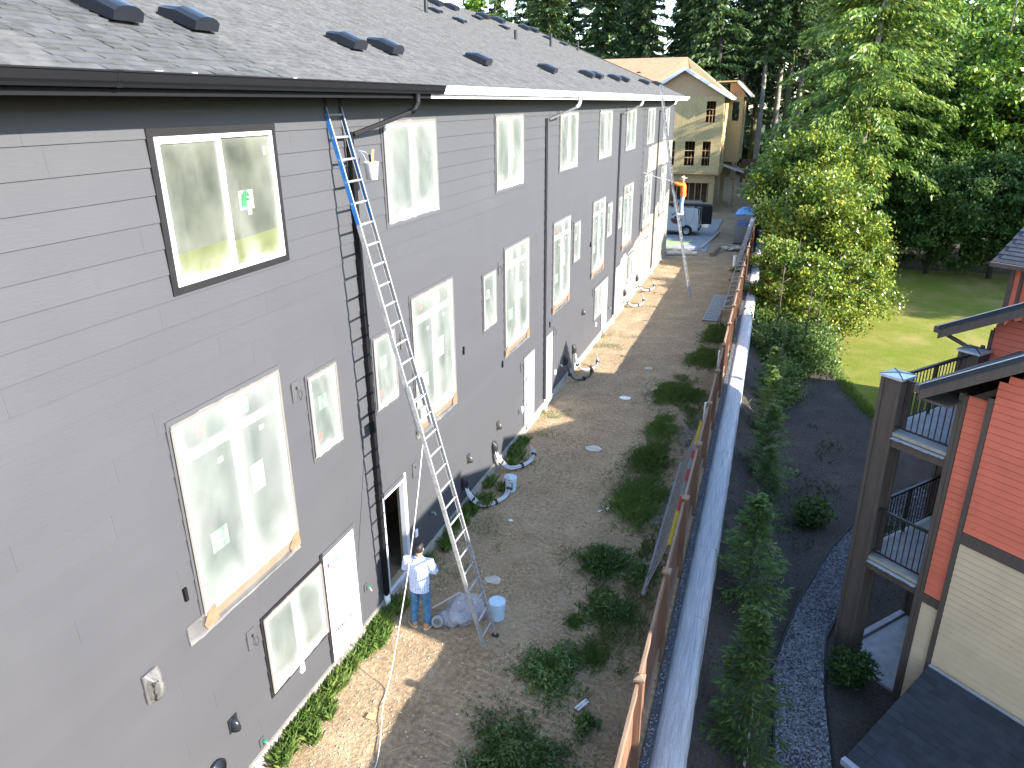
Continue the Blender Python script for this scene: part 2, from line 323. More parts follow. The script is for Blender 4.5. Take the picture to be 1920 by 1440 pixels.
lawn_edge = [(13.6, 26.0), (12.2, 27.2), (11.1, 28.8), (10.5, 30.4), (10.0, 32.5), (9.6, 35), (9.45, 38), (9.5, 42), (9.9, 47), (10.6, 54)]
tag(MB().poly([(40, 26, -2.59)] + [(45, 61, -2.59)] + [(10.8, 60, -2.59)] + [(x, y, -2.59) for x, y in reversed(lawn_edge)]).build('lawn', LAWN), kind='structure')
path_l = [(7.25, 8), (7.3, 12), (7.24, 14), (7.8, 16.5), (8.7, 19.3), (9.9, 22.0), (11.5, 24.2)]; path_r = [(8.5, 8), (8.32, 11.5), (8.25, 13.6), (8.35, 15.3), (9.25, 18.3), (10.3, 20.6), (12.2, 22.6)]
PATHM = mat('path_base', (.07, .075, .085), .95, .3, 25, .6, 60)
mb = MB()
for i in range(len(path_l) - 1): mb.quad((*path_l[i], -2.585), (*path_r[i], -2.585), (*path_r[i + 1], -2.585), (*path_l[i + 1], -2.585))
tag(mb.build('path', PATHM), kind='structure')
def pts_in_path(n):
    k = RNG.integers(0, len(path_l) - 1, n); a = RNG.random(n)[:, None]; b = RNG.random(n)[:, None]
    l = np.array(path_l); r = np.array(path_r); L_ = l[k] * (1 - a) + l[k + 1] * a; R_ = r[k] * (1 - a) + r[k + 1] * a
    return L_ * (1 - b) + R_ * b
def stones(name, P3, rmin, rmax, m, kind='stuff', parent=None, flat=.6):
    n = len(P3); base = np.array([(1, 0, 0), (0, 1, 0), (-1, 0, 0), (0, -1, 0), (0, 0, 1), (0, 0, -1)], float)
    s = RNG.uniform(rmin, rmax, (n, 1, 3)) * np.array([1, 1, flat]); th = RNG.uniform(0, 6.28, n); c, q = np.cos(th), np.sin(th)
    B = base[None] * RNG.uniform(.7, 1.3, (n, 6, 1)) * s
    X = B[..., 0] * c[:, None] - B[..., 1] * q[:, None]; Y = B[..., 0] * q[:, None] + B[..., 1] * c[:, None]
    V = np.stack([X, Y, B[..., 2]], -1) + P3[:, None, :]
    f = np.array([(0, 1, 4), (1, 2, 4), (2, 3, 4), (3, 0, 4), (1, 0, 5), (2, 1, 5), (3, 2, 5), (0, 3, 5)])
    F = (f[None] + 6 * np.arange(n)[:, None, None]).reshape(-1, 3)
    return tag(put(name, fast_mesh(name, V.reshape(-1, 3), F, m), parent), kind=kind)
pp = pts_in_path(16000); stones('path_gravel', np.column_stack([pp, np.full(len(pp), -2.575) + RNG.uniform(0, .012, len(pp))]), .014, .036, STONE)
tag(MB().tube([(x - .02, y, -2.56) for x, y in path_l], .03, 6).build('path_edging', BLK), 'black strip edging along the blue grey gravel path', 'edging')
tag(MB().tube([(x + .02, y, -2.56) for x, y in path_r], .025, 6).build('path_edging', BLK), 'black strip edging between gravel path and condominium bed', 'edging')
# drain rock, pebbles and straw litter on the yard
n = 5200; q = np.column_stack([RNG.uniform(.25, 4.9, n), 5 + RNG.random(n) ** 1.6 * 36, np.zeros(n)]); q[:, 2] = yard_z(q[:, 0], q[:, 1]) + .004
stones('yard_pebbles', q, .006, .026, PEB)
n = 900; q = np.column_stack([4.55 + RNG.normal(0, .16, n), np.where(RNG.random(n) < .5, 15.6 + RNG.normal(0, .9, n), 20.3 + RNG.normal(0, .9, n)), np.zeros(n)]); q[:, 2] = yard_z(q[:, 0], q[:, 1]) + .01
stones('drain_rock', q, .015, .04, STONE)
n = 6500; a = RNG.uniform(0, 6.28, n); l = RNG.uniform(.02, .085, n) * np.where(RNG.random(n) < .04, 3, 1); cx = np.clip(4.0 + RNG.normal(0, .95, n), .6, 4.95); cy = 5.5 + RNG.random(n) ** 1.5 * 26
cz = yard_z(cx, cy) + RNG.uniform(.006, .03, n); wd = RNG.uniform(.0016, .004, n); dx, dy = np.cos(a) * l, np.sin(a) * l; nx_, ny_ = -np.sin(a) * wd, np.cos(a) * wd
V = np.stack([np.stack([cx - dx - nx_, cy - dy - ny_, cz], -1), np.stack([cx + dx - nx_, cy + dy - ny_, cz + l * .15], -1), np.stack([cx + dx + nx_, cy + dy + ny_, cz + l * .15], -1), np.stack([cx - dx + nx_, cy - dy + ny_, cz], -1)], 1).reshape(-1, 3)
tag(put('straw_litter', fast_mesh('straw_litter', V, np.arange(4 * n).reshape(-1, 4), STRAW)), kind='stuff')
n = 9000; q = np.column_stack([RNG.uniform(5.84, 10.2, n), 8 + RNG.random(n) ** 1.2 * 26, np.zeros(n)]); q[:, 2] = low_z(q[:, 0], q[:, 1]) + .005
stones('bark_chips', q, .012, .035, mat('bark_chip', (.07, .055, .045), .95, .2, island=.5), flat=.3)

# ------------------------------------------------------------------ grey townhouse row
H = thing('townhouse', 'long three storey grey sided townhouse row with masked windows and shingle roof', 'townhouse', (0, 20, 0))
YA, YB, ZT = -4.0, 47.0, 9.09
def minus(rects, h):
    out = []
    for (a, b, c, d) in rects:
        if h[0] >= b or h[1] <= a or h[2] >= d or h[3] <= c: out.append((a, b, c, d)); continue
        if h[2] > c: out.append((a, b, c, h[2]))
        if h[3] < d: out.append((a, b, h[3], d))
        lo, hi = max(c, h[2]), min(d, h[3])
        if h[0] > a: out.append((a, h[0], lo, hi))
        if h[1] < b: out.append((h[1], b, lo, hi))
    return [r for r in out if r[1] - r[0] > .004 and r[3] - r[2] > .004]
# openings: y0, y1, z0, z1
UP = [(6.33, 8.30), (11.24, 13.2), (16.5, 18.4), (21.9, 23.9), (27.1, 29.1), (32.1, 34.2), (37.4, 39.5), (42.7, 44.7)]
TALL = [(5.88, 7.78), (11.88, 13.7), (17.0, 18.87), (21.35, 23.22), (26.47, 28.43), (32.2, 34.3), (37.4, 39.6), (42.9, 44.9)]
SMALL = [(8.5, 9.17), (10.42, 11.1), (15.53, 16.28), (23.8, 24.56), (28.96, 29.75), (31.2, 31.75)]
GW = [(6.86, 8.22, .98, 2.22), (27.2, 28.45, 1.1, 2.3), (34.0, 35.3, 1.1, 2.3)]
DOORS = [(8.36, 9.25, 'closed'), (10.32, 11.15, 'open'), (18.58, 19.43, 'ajar'), (20.52, 21.33, 'closed'), (28.6, 29.5, 'closed'), (31.2, 32.05, 'closed'), (38.8, 39.6, 'closed'), (41.6, 42.4, 'closed')]
TW = .085
holes = [(a - TW, b + TW, 7.12 - TW, 8.70 + TW) for a, b in UP] + [(a - TW, b + TW, 3.04 - .02, 5.62 + TW) for a, b in TALL] + [(a - TW, b + TW, 4.02 - TW, 5.26 + TW) for a, b in SMALL]
holes += [(a - TW, b + TW, c - TW, d + TW) for a, b, c, d in GW] + [(a - TW, b + TW, .0, 2.30 + TW) for a, b, k in DOORS]
# sheathing with real door openings
rects = [(YA, YB, .05, ZT)]
for a, b, k in DOORS:
    if k != 'closed': rects = minus(rects, (a, b, .28, 2.28))
mb = MB()
for a, b, c, d in rects: mb.box(-.16, -.03, a, b, c, d)
mb.box(-13.5, -.165, YB - .13, YB, .05, ZT); mb.box(-13.5, -.165, YA, YA + .13, .05, ZT); mb.box(-13.6, -13.5, YA, YB, .05, ZT)
mb.build('wall_sheathing', mat('sheathing', (.25, .2, .13), .9), H)
rects = [(YA, YB, -.3, .26)]
for a, b, k in DOORS: rects = minus(rects, (a - .02, b + .02, .12, .4))
mb = MB()
for a, b, c, d in rects: mb.box(-.2, .035, a, b, c, d)
mb.build('foundation', CONC, H)
# lap siding: every board its own piece, cut round the openings
EXPO = .2805; NCO = 32; Z0 = .27
boards = []
for r in range(NCO):
    z0 = Z0 + r * EXPO; z1 = min(z0 + EXPO + .012, ZT); y = YA - random.uniform(0, 3.3)
    while y < YB:
        y2 = y + 3.66; a, b = max(y, YA), min(y2, YB)
        if b - a > .05:
            rs = [(a + .0007, b - .0007, z0, z1)]
            for h in holes: rs = minus(rs, h)
            while rs:                      # one object per connected piece
                grp = [rs.pop()]; go = True
                while go:
                    go = False
                    for q_ in list(rs):
                        if any(q_[0] < g_[1] + .003 and q_[1] > g_[0] - .003 and q_[2] < g_[3] + .003 and q_[3] > g_[2] - .003 for g_ in grp): grp.append(q_); rs.remove(q_); go = True
                boards.append((r, z0, z1, grp, min(g_[0] for g_ in grp), max(g_[1] for g_ in grp)))
        y = y2
def board_mb(mb, z0, z1, rs):
    th = .013
    fx = lambda z: -.028 + th + .0165 * (1 - (z - z0) / (z1 - z0))
    for a, b, c, d in rs:
        mb.hexa([(-.029, a, c), (fx(c), a, c), (fx(c), b, c), (-.029, b, c), (-.029, a, d), (fx(d), a, d), (fx(d), b, d), (-.029, b, d)])
def view_key(y, z): return -((y - 0) ** 2 + (z - 9) ** 2 + 36)
boards.sort(key=lambda b: (b[5] - 3.2) < 0 or ((b[4] + b[5]) / 2) ** 2 + (b[1] - 9) ** 2 * .6)
vis = [b for b in boards if b[5] > 3.2]; vis.sort(key=lambda b: ((b[4] + b[5]) / 2) ** 2 + (b[1] - 9) ** 2 * .6)
near = vis[:298]; ids = set(id(b) for b in near)
for b in near:
    mb = MB(); board_mb(mb, b[1], b[2], b[3]); mb.build('siding_board', P, H)
mb = MB()
for b in boards:
    if id(b) not in ids: board_mb(mb, b[1], b[2], b[3])
tag(mb.build('far_siding', P, H), kind='stuff')
MB().box(-.03, .012, YB - .1, YB + .012, .27, ZT).build('corner_board', GREYT, H)

def glass_mat(name, edge, mid, rough=.12, sc_=1.3):
    m = mat(name, mid, rough, .1, sc_, col2=edge, spec=.6, detail=6); return m
GLC = glass_mat('window_glass', (.078, .098, .088), (.034, .048, .042)); OLIVE = mat('olive_paper', (.070, .080, .024), .7, .15, 4)
GLF = glass_mat('frosted_glass', (.095, .104, .084), (.026, .031, .024), .2, 1.4)
def grain_frost(m):   # dust and spray dots on the bare pane
    return m
def ring(mb, a, b, c, d, w, x0, x1):
    mb.box(x0, x1, a, b, d - w, d); mb.box(x0, x1, a, b, c, c + w); mb.box(x0, x1, a, a + w, c + w, d - w); mb.box(x0, x1, b - w, b, c + w, d - w); return mb
def window(a, b, c, d, trim=GREYT, transom=None, glass=GLC, single=False, sill=True, fw=.036):
    if glass is GLF: fw = .05
    mb = ring(MB(), a, b, c, d, fw, -.028, .022); w = mb.build('window', WHITE, H, bevel=.004)
    t = MB()
    t.box(-.028, .016, a - TW, b + TW, d + .001, d + TW - .001); t.box(-.028, .013, a - TW + .001, a - .001, c - (TW - .001 if sill else 0), d); t.box(-.028, .013, b + .001, b + TW - .001, c - (TW - .001 if sill else 0), d)
    if sill: t.box(-.028, .014, a, b, c - TW + .001, c - .001)
    t.build('window_trim', trim, w)
    zz = d - fw; i0, i1, k0 = a + fw, b - fw, c + fw
    if transom:
        MB().box(-.028, .02, i0, i1, transom - .075, transom + .03).build('transom_bar', WHITE, w, bevel=.003)
        MB().box(-.028, -.012, i0, i1, transom + .03, zz).build('transom_pane', glass, w); zz = transom - .075
    if single: MB().box(-.028, -.010, i0, i1, k0, zz).build('pane', glass, w)
    else:
        m = (a + b) / 2
        MB().box(-.028, .018, m - .026, m + .026, k0, zz).build('mullion', WHITE, w, bevel=.003)
        ring(MB(), i0, m - .026, k0, zz, .024, -.028, .010).build('sash', WHITE, w)
        MB().box(-.028, -.012, i0 + .024, m - .05, k0 + .024, zz - .024).build('pane', glass, w)
        MB().box(-.028, -.010, m + .026, i1, k0, zz).build('pane', glass, w)
    return w
wins = []
for i, (a, b) in enumerate(UP): wins.append(window(a, b, 7.12, 8.70, TRIMD if i == 0 else GREYT, None, GLF if i == 0 else GLC))
STG = mat('green_sticker', (.035, .17, .06), .5, .5, 9, col2=(.20, .24, .20)); STW = mat('pale_sticker', (.17, .20, .19), .5, .05); STR = mat('red_label', (.24, .07, .06), .5, .3, 12)
for i, (a, b) in enumerate(TALL):
    w_ = window(a, b, 3.06, 5.62, GREYT, 5.2, GLC, sill=False); m_ = (a + b) / 2
    for y0, z0, ww, hh, m in ((a + .30, 3.75, .30, .28, STG), (m_ + .22, 4.15, .26, .40, STW), (m_ + .12, 5.30, .24, .20, STG), (a + .35, 5.32, .14, .16, STR), (a + .62, 4.86, .10, .07, STW), (b - .45, 4.95, .10, .07, STW)): MB().box(-.0095, -.0075, y0, y0 + ww, z0, z0 + hh).build('sticker', m, w_)
for i, (a, b) in enumerate(SMALL):
    w_ = window(a, b, 4.02, 5.26, GREYT, None, GLC, True); MB().box(-.0095, -.0075, a + .22, a + .42, 4.68, 4.9).build('sticker', STG, w_); MB().box(-.0095, -.0075, a + .12, a + .22, 4.2, 4.32).build('sticker', STR, w_)
for i, (a, b, c, d) in enumerate(GW): window(a, b, c, d, TRIMD if i == 0 else GREYT)

# plastic film over the windows
def film(a, b, c, d, seed, amp=.02, m=FILM, x=.03, flare=.0):
    nx, nz = 22, 26; u = np.linspace(0, 1, nx); v = np.linspace(0, 1, nz); Uu, Vv = np.meshgrid(u, v)
    rr = np.random.default_rng(seed); edge = np.minimum(np.minimum(Uu, 1 - Uu), np.minimum(Vv, 1 - Vv)); e = np.clip(edge * 6, 0, 1)
    wr = fbm(Uu * 4 + Vv * 2, Vv * 3, 1.3, seed) * amp * e + fbm((Uu + Vv * .6) * 12, Uu * 2, 1.0, seed + 1) * amp * .3 * e
    X = x + wr + amp * .8 * e + flare * np.clip(1 - Vv * 5, 0, 1) * .5
    Y = a + (b - a) * Uu + rr.uniform(-.01, .01, Uu.shape) * (1 - e); Z = c + (d - c) * Vv + rr.uniform(-.012, .012, Uu.shape) * (1 - e)
    i = np.arange(nx * nz).reshape(nz, nx); F = np.stack([i[:-1, :-1], i[:-1, 1:], i[1:, 1:], i[1:, :-1]], -1).reshape(-1, 4)
    me = fast_mesh('plastic_sheet', np.stack([X.ravel(), Y.ravel(), Z.ravel()], 1), F, m, True)
    den = .13 * (1 - np.clip(edge * 7, 0, 1)) ** 1.6 + (.14 * np.exp(-((Uu - .5) / .07) ** 2) if b - a > 1 else 0) + .20 * np.clip(1 - Vv * 4.5, 0, 1) * (1 + fbm(Uu * 5, Vv * 9, 1.2, seed)) + .10 * np.clip(fbm((Uu + Vv * .5) * 5, Uu - Vv, 1.0, seed + 2), 0, 1) + .08 * np.clip(Uu * 2 - 1.2, 0, 1)
    at = me.attributes.new('dens', 'FLOAT', 'POINT'); at.data.foreach_set('value', np.clip(den, 0, .9).ravel().astype(np.float32)); return me
ORD = ['first', 'second', 'third', 'fourth', 'fifth', 'sixth', 'seventh', 'eighth']
def sheet(a, b, c, d, seed, label, **k):
    o = put('plastic_sheet', film(a - .045, b + .045, c - .03, d + .05, seed, **k)); tag(o, label, 'plastic sheet', 'masking film over windows')
    a -= .03; b += .03; d += .03; t = .022; mb = MB(); x0, x1 = .032, .036
    mb.box(x0, x1, a - .01, b + .01, d - .02, d + t); mb.box(x0, x1, a - t, a + .015, c, d - .02); mb.box(x0, x1, b - .015, b + t, c, d - .02)
    mb.build('tape', TAPE, o); return o
for i, (a, b) in enumerate(UP[1:]):
    sheet(a + .01, b - .01, 7.13, 8.69, 30 + i, f'clear masking film over the {ORD[i]} top floor window past the blue ladder', amp=.022)
for i, (a, b) in enumerate(TALL):
    w_ = 'tall middle floor window before the blue ladder' if i == 0 else f'{ORD[i-1]} tall middle floor window past the blue ladder'
    o = sheet(a, b, 3.10, 5.6, 50 + i, f'clear masking film over the {w_}', amp=.03)
    ext = .35 if i == 0 else .12
    # loose skirt and paper under the sill
    put('film_skirt', film(a - ext, b + .02, 2.86, 3.13, 70 + i, .025, FILM2, .028, .05), o)
    mb = MB(); mb.box(.012, .018, a + .05, b - .04, 2.93, 3.06); mb.build('kraft_strip', KRAFT, o)
    for yy in (a + .02, b - .1):
        mb = MB(); mb.add([(.04, yy - .05, 2.86), (.05, yy + .14, 2.92), (.042, yy + .12, 3.16), (.046, yy - .02, 3.12)], [(0, 1, 2, 3)]); mb.add([(.04, yy - .05, 2.86), (.048, yy - .12, 2.98), (.046, yy - .02, 3.12)], [(0, 2, 1)]); mb.build('paper_fold', KRAFT, o)
for i, (a, b) in enumerate(SMALL):
    w_ = 'small square window between two tall windows before the downspout' if i == 0 else f'{ORD[i-1]} small middle floor window past the blue ladder'
    sheet(a, b, 4.03, 5.25, 90 + i, f'clear masking film over the {w_}', amp=.015)
for i, (a, b, c, d) in enumerate(GW):
    w_ = ('ground floor window beside the white lettered door', 'ground floor window beside the fifth door', 'farthest ground floor window')[i]
    sheet(a, b, c, d, 110 + i, f'clear masking film over the {w_}', amp=.02)
# bare window by the ladder: olive paper, sticker, haze of thin film inside
W0 = wins[0]
for k_, (a, b) in enumerate(((6.42, 7.26), (7.36, 8.25))): put('inner_film', film(a - .05, b + .05, 7.12, 8.70, 140 + k_, .001, film_mat('inner_film', .02, (.50, .53, .47), 3.), -.0078), W0)
for a, b in ((6.42, 7.26), (7.36, 8.25)):
    MB().quad((-.0085, a, 7.19), (-.0085, b, 7.19), (-.0085, b, 7.50), (-.0085, a, 7.46)).build('paper_strip', OLIVE, W0)

def text_obj(txt, size, m, parent, M4, name='lettering', bold=0.0):
    cu = bpy.data.curves.new('t', 'FONT'); cu.body = txt; cu.size = size; cu.align_x = 'LEFT'; cu.offset = bold; cu.extrude = .0006
    to = bpy.data.objects.new('t', cu); COL.objects.link(to); dg = bpy.context.evaluated_depsgraph_get(); dg.update()
    me = bpy.data.meshes.new_from_object(to.evaluated_get(dg)); bpy.data.objects.remove(to); bpy.data.curves.remove(cu)
    me.transform(M4); me.materials.clear(); me.materials.append(m); me.name = name
    return put(name, me, parent)
def on_wall(y, z, x=.02, rot=0):   # text lying on the wall, read from +x; text runs towards +y
    return Matrix.Translation((x, y, z)) @ Matrix(((0, 0, 1, 0), (1, 0, 0, 0), (0, 1, 0, 0), (0, 0, 0, 1))) @ Matrix.Rotation(rot, 4, 'Z')
GREEN = mat('logo_green', (.006, .17, .035), .5, .02); INK = mat('dark_ink', (.03, .035, .05), .6); BLUET = mat('logo_blue', (.05, .30, .62), .5, .02); REDT = mat('logo_red', (.62, .04, .06), .5, .02); PAPER = mat('sticker_paper', (.21, .22, .22), .5, .02)
st = MB().box(-.009, -.006, 7.545, 7.815, 7.80, 8.03).build('sticker', PAPER, W0)
mb = MB()
for k, (y0, h) in enumerate(((7.575, .15), (7.61, .18), (7.645, .19))):
    mb.add([(-.0055, y0, 7.84), (-.0055, y0 + .027, 7.835), (-.0055, y0 + .052, 7.84 + h), (-.0055, y0 + .022, 7.84 + h)], [(0, 1, 2, 3)])
mb.add([(-.0055, 7.675, 7.905), (-.0055, 7.73, 7.905), (-.0055, 7.745, 7.935), (-.0055, 7.685, 7.935)], [(0, 1, 2, 3)]); mb.add([(-.0055, 7.69, 7.955), (-.0055, 7.75, 7.955), (-.0055, 7.72, 8.0), (-.0055, 7.70, 8.02)], [(0, 1, 2, 3)])
mb.build('green_logo', GREEN, W0); text_obj('Ply Gem', .042, INK, W0, on_wall(7.66, 7.825, -.0055))
MB().box(-.009, -.006, 7.68, 7.76, 7.73, 7.79).build('small_sticker', PAPER, W0); MB().box(-.009, -.0065, 8.12, 8.16, 8.42, 8.52).build('small_sticker', mat('grey_green', (.25, .33, .27), .6), W0)

# doors
def door(a, b, kind, i):
    f = ring(MB(), a - .01, b + .01, .22, 2.30, .05, -.09, .018).build('door_frame', WHITE, H, bevel=.004)
    MB().box(-.05, .012, a - TW, a - .011, .265, 2.30 + TW).build('door_trim', TRIMD if i == 0 else GREYT, f); MB().box(-.05, .012, b + .011, b + TW, .265, 2.30 + TW).build('door_trim', GREYT if i != 1 else WHITE, f); MB().box(-.05, .015, a - .01, b + .01, 2.301, 2.30 + TW).build('door_trim', GREYT, f)
    MB().box(-.1, .09, a - .02, b + .02, .12, .235).build('threshold', CONC if kind != 'open' else OLDW, f)
    if kind == 'closed':
        s = MB().box(-.07, -.02, a + .04, b - .04, .27, 2.25).build('door_leaf', WHITE, f, bevel=.003)
        t = MB()
        for z0, z1 in ((.42, .95), (1.10, 2.10)): ring(t, a + .17, b - .17, z0, z1, .025, -.0205, -.012)
        return f
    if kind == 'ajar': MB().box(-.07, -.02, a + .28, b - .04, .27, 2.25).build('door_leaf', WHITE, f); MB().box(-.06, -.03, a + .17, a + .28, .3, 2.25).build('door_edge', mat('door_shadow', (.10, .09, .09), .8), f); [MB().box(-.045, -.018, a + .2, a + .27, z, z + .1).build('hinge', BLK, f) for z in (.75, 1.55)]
    if kind == 'open': MB().box(-.9, -.105, a + .05, a + .09, .27, 2.25).build('door_leaf', WHITE, f, bevel=.003); MB().lathe([(.0, 0), (.03, .01), (.03, .05), (0, .06)], 10, (-.75, a + .13, 1.2)).build('door_knob', RIM, f)
    return f
for i, (a, b, k) in enumerate(DOORS):
    f = door(a, b, k, i)
    if i == 0: D0 = f
text_obj('Builders', .118, BLUET, D0, on_wall(8.59, 2.005, -.0175), bold=.004); text_obj('THERMA', .088, INK, D0, on_wall(8.47, .70, -.0175), bold=.003); MB().box(-.019, -.0175, 8.86, 8.885, .69, .79).build('red_bar', REDT, D0); text_obj('TRU', .088, INK, D0, on_wall(8.90, .70, -.0175), bold=.003)
for y, z in ((8.52, 2.03), (8.44, 1.93)): MB().add([(-.018, y - .05, z + .05), (-.018, y + .05, z + .05), (-.018, y, z - .06)] if z > 2 else [(-.018, y - .05, z - .05), (-.018, y + .05, z), (-.018, y - .05, z + .06)], [(0, 1, 2)]).build('red_triangle', REDT, D0)
MB().box(-.0195, -.0180, 8.43, 9.16, .83, .838).build('panel_line', mat('panel_line', (.35, .34, .33), .7), D0); MB().box(-.0195, -.0180, 8.43, 9.16, 2.17, 2.176).build('panel_line', MATS['panel_line'], D0)
# rooms behind the open doors
ROOM = mat('bare_room', (.10, .065, .045), .9, .3, 2)
for a, b in ((8.6, 13.0), (17.0, 20.3)):
    mb = MB(); mb.box(-4.2, -4.1, a, b, .2, 2.7); mb.box(-4.1, -.17, a - .1, a, .2, 2.7); mb.box(-4.1, -.17, b, b + .1, .2, 2.7); mb.box(-4.1, -.17, a, b, 2.6, 2.7); mb.build('room_walls', ROOM, H)
    MB().box(-4.1, -.17, a, b, .1, .24).build('room_floor', mat('subfloor', (.18, .13, .08), .9), H)
    mb = MB()
    for k in range(8): mb.box(-3.2, -3.12, a + .3 + k * .5, a + .34 + k * .5, .24, 2.6)
    tag(mb.build('wall_studs', STUD, H), kind='stuff')

# ---------------- roof, shingles, vents
EX, EZ, K = .63, 9.285, .45; RN = math.hypot(1, K); ux, uz = -1 / RN, K / RN; nxv, nzv = K / RN, 1 / RN
def rp(s, y, h=0): return (EX + ux * s + nxv * h, y, EZ + uz * s + nzv * h)
RD = 7.5; RIDGE = RD * RN
mb = MB(); yr = YB + EX - RD
mb.poly([rp(0, YA - .4, -.012), rp(0, YB + EX, -.012), rp(RIDGE, yr, -.012), rp(RIDGE, YA - .4, -.012)])
mb.poly([rp(0, YB + EX, -.012), (EX - 2 * RD, YB + EX, EZ), rp(RIDGE, yr, -.012)]); mb.poly([rp(RIDGE, yr, -.012), (EX - 2 * RD, YB + EX, EZ), (EX - 2 * RD, YA - .4, EZ), rp(RIDGE, YA - .4, -.012)])
ROOF = mb.build('roof', SHIN, H)
EXPS = .127; tabs = []
r = 0
while r * EXPS < RIDGE:
    s0 = r * EXPS; y = YA - .4 + random.uniform(-.3, 0); ymax = YB + EX - s0 / RN
    while y < ymax:
        wd = random.choice((.11, .14, .17, .21, .26)); y2 = min(y + wd, ymax + .02); hgt = random.choice((.007, .009, .018, .022)); dr = random.uniform(-.006, .006)
        tabs.append((s0 + dr, s0 + EXPS + .02, y + .0015, y2 - .0015, hgt)); y = y + wd
    r += 1
def tabv(t):
    s0, s1, a, b, h = t
    return [rp(s0, a, h), rp(s0, b, h), rp(s1, b, .002), rp(s1, a, .002), rp(s0, a, -.005), rp(s0, b, -.005)]
TF = [(0, 1, 2, 3), (4, 5, 1, 0), (4, 0, 3), (5, 2, 1)]
tabs.sort(key=lambda t: 1e6 if (t[2] < 4.9 or t[0] > 2.4) else (t[2] - 3.2) ** 2 * .8 + t[0] ** 2)
for t in tabs[:296]:
    MB().add(tabv(t), TF).build('shingle', SHIN1, ROOF)
V = np.array([tabv(t) for t in tabs[296:]]).reshape(-1, 3); nn_ = len(tabs) - 296
T3 = np.array([(0, 1, 2), (0, 2, 3), (4, 5, 1), (4, 1, 0), (4, 0, 3), (5, 2, 1)]); F = (T3[None] + 6 * np.arange(nn_)[:, None, None]).reshape(-1, 3)
tag(put('shingle_field', fast_mesh('shingle_field', V, F, SHIN), ROOF), kind='stuff')
# hip cap
mb = MB()
for k in range(39):
    s = k * .19; a = (EX - s, YB + EX - s, EZ + K * s + .012); b = (EX - s - .24, YB + EX - s - .24, EZ + K * (s + .24) + .02); mb.bar(a, b, .2, .012)
tag(mb.build('hip_cap', SHIN, ROOF), kind='stuff')
def roof_vent(y, x, w=.40, l=.54, h=.165):
    mb = MB(); s0 = (EX - x) * RN; n = 7; ps = []
    for sgn, (sa, hh) in enumerate(((s0 - l / 2, h), (s0 + l * .1, h * .98), (s0 + l / 2, h * .62))):
        ring_ = []
        for k in range(n):
            t = k / (n - 1); yy = y - w / 2 + w * t; hz = hh * (.62 + .38 * math.sin(math.pi * t) ** .6); ring_.append(rp(sa, yy, .045 * (1 if sgn < 2 else .6) + hz))
        ps.append(ring_)
    vs = sum(ps, []); fs = [(i * n + k, i * n + k + 1, (i + 1) * n + k + 1, (i + 1) * n + k) for i in range(2) for k in range(n - 1)]
    b = len(vs); low = [rp(s0 - l / 2, y - w / 2, .05), rp(s0 - l / 2, y + w / 2, .05), rp(s0 + l / 2, y + w / 2, .0), rp(s0 + l / 2, y - w / 2, .0)]; vs += low
    fs += [tuple(list(range(n - 1, -1, -1)) + [b, b + 1]), tuple([0, n, 2 * n, b + 3, b]), tuple([n - 1, b + 1, b + 2, 3 * n - 1, 2 * n - 1]), tuple(list(range(2 * n, 3 * n)) + [b + 2, b + 3])]
    mb.add(vs, fs)
    mb.add([rp(s0 - l / 2 + .08, y - w / 2 + .04, -.01), rp(s0 - l / 2 + .08, y + w / 2 - .04, -.01), rp(s0 + l / 2, y + w / 2 - .04, -.01), rp(s0 + l / 2, y - w / 2 + .04, -.01), rp(s0 - l / 2 + .08, y - w / 2 + .04, .08), rp(s0 - l / 2 + .08, y + w / 2 - .04, .08), rp(s0 + l / 2, y + w / 2 - .04, .04), rp(s0 + l / 2, y - w / 2 + .04, .04)], [(0, 1, 5, 4), (1, 2, 6, 5), (2, 3, 7, 6), (3, 0, 4, 7)])
    mb.build('roof_vent', VENT, ROOF)
for y in (6.75, 7.93, 11.5, 12.8, 17.3, 22.9, 27.8, 29.2, 32.6, 34.5, 39.9, 44.0): roof_vent(y, -.72)
for x, y in ((-6.1, 26.8), (-6.1, 28.25), (-6.1, 31.6), (-6.1, 33.4), (-6.1, 37.0), (-6.1, 38.4)): roof_vent(y, x)
for x, y in ((-4.9, 24.2), (-4.35, 24.9), (-5.6, 29.7), (-5.1, 31.4), (-5.3, 38.2), (-4.85, 39.6)): roof_vent(y, x, .36, .4, .09)
for x, y, h in ((-4.45, 22.6, .55), (-3.64, 28.6, .34), (-3.83, 33.9, .55), (-4.3, 40.4, .45)):
    z = EZ + K * (EX - x); MB().tube([(x, y, z - .05), (x, y, z + h)], .06, 10).build('vent_pipe', VENT, ROOF)
# soffit, fascia, gutters, downspouts
MB().box(-.03, .60, YA, YB + .6, 9.095, 9.12).build('soffit', TRIMD, H)
SPLIT = 12.15
for a, b, m in ((YA - .4, SPLIT - .35, GUTD), (SPLIT - .345, YB + EX, GUTW)):
    MB().box(.602, .625, a, b, 9.085, 9.275).build('fascia', m, H)
def gutter(a, b, m, seams=()):
    pr = [(x + .2, z + .052) for x, z in ((.427, 9.10), (.505, 9.10), (.515, 9.125), (.535, 9.15), (.55, 9.215), (.562, 9.222), (.562, 9.236), (.545, 9.236), (.535, 9.16), (.50, 9.112), (.435, 9.112), (.435, 9.225), (.427, 9.225))]
    g = MB().prism([(x, a, z) for x, z in pr], (0, b - a, 0)).build('gutter', m, H)
    for y in seams: MB().prism([(x + .004 * (1 if x > .7 else 0), y, z + (-.004 if z < 9.16 else .003)) for x, z in pr[:8]] + [(.63, y, 9.292)], (0, .06, 0)).build('gutter_joint', m, g)
    return g
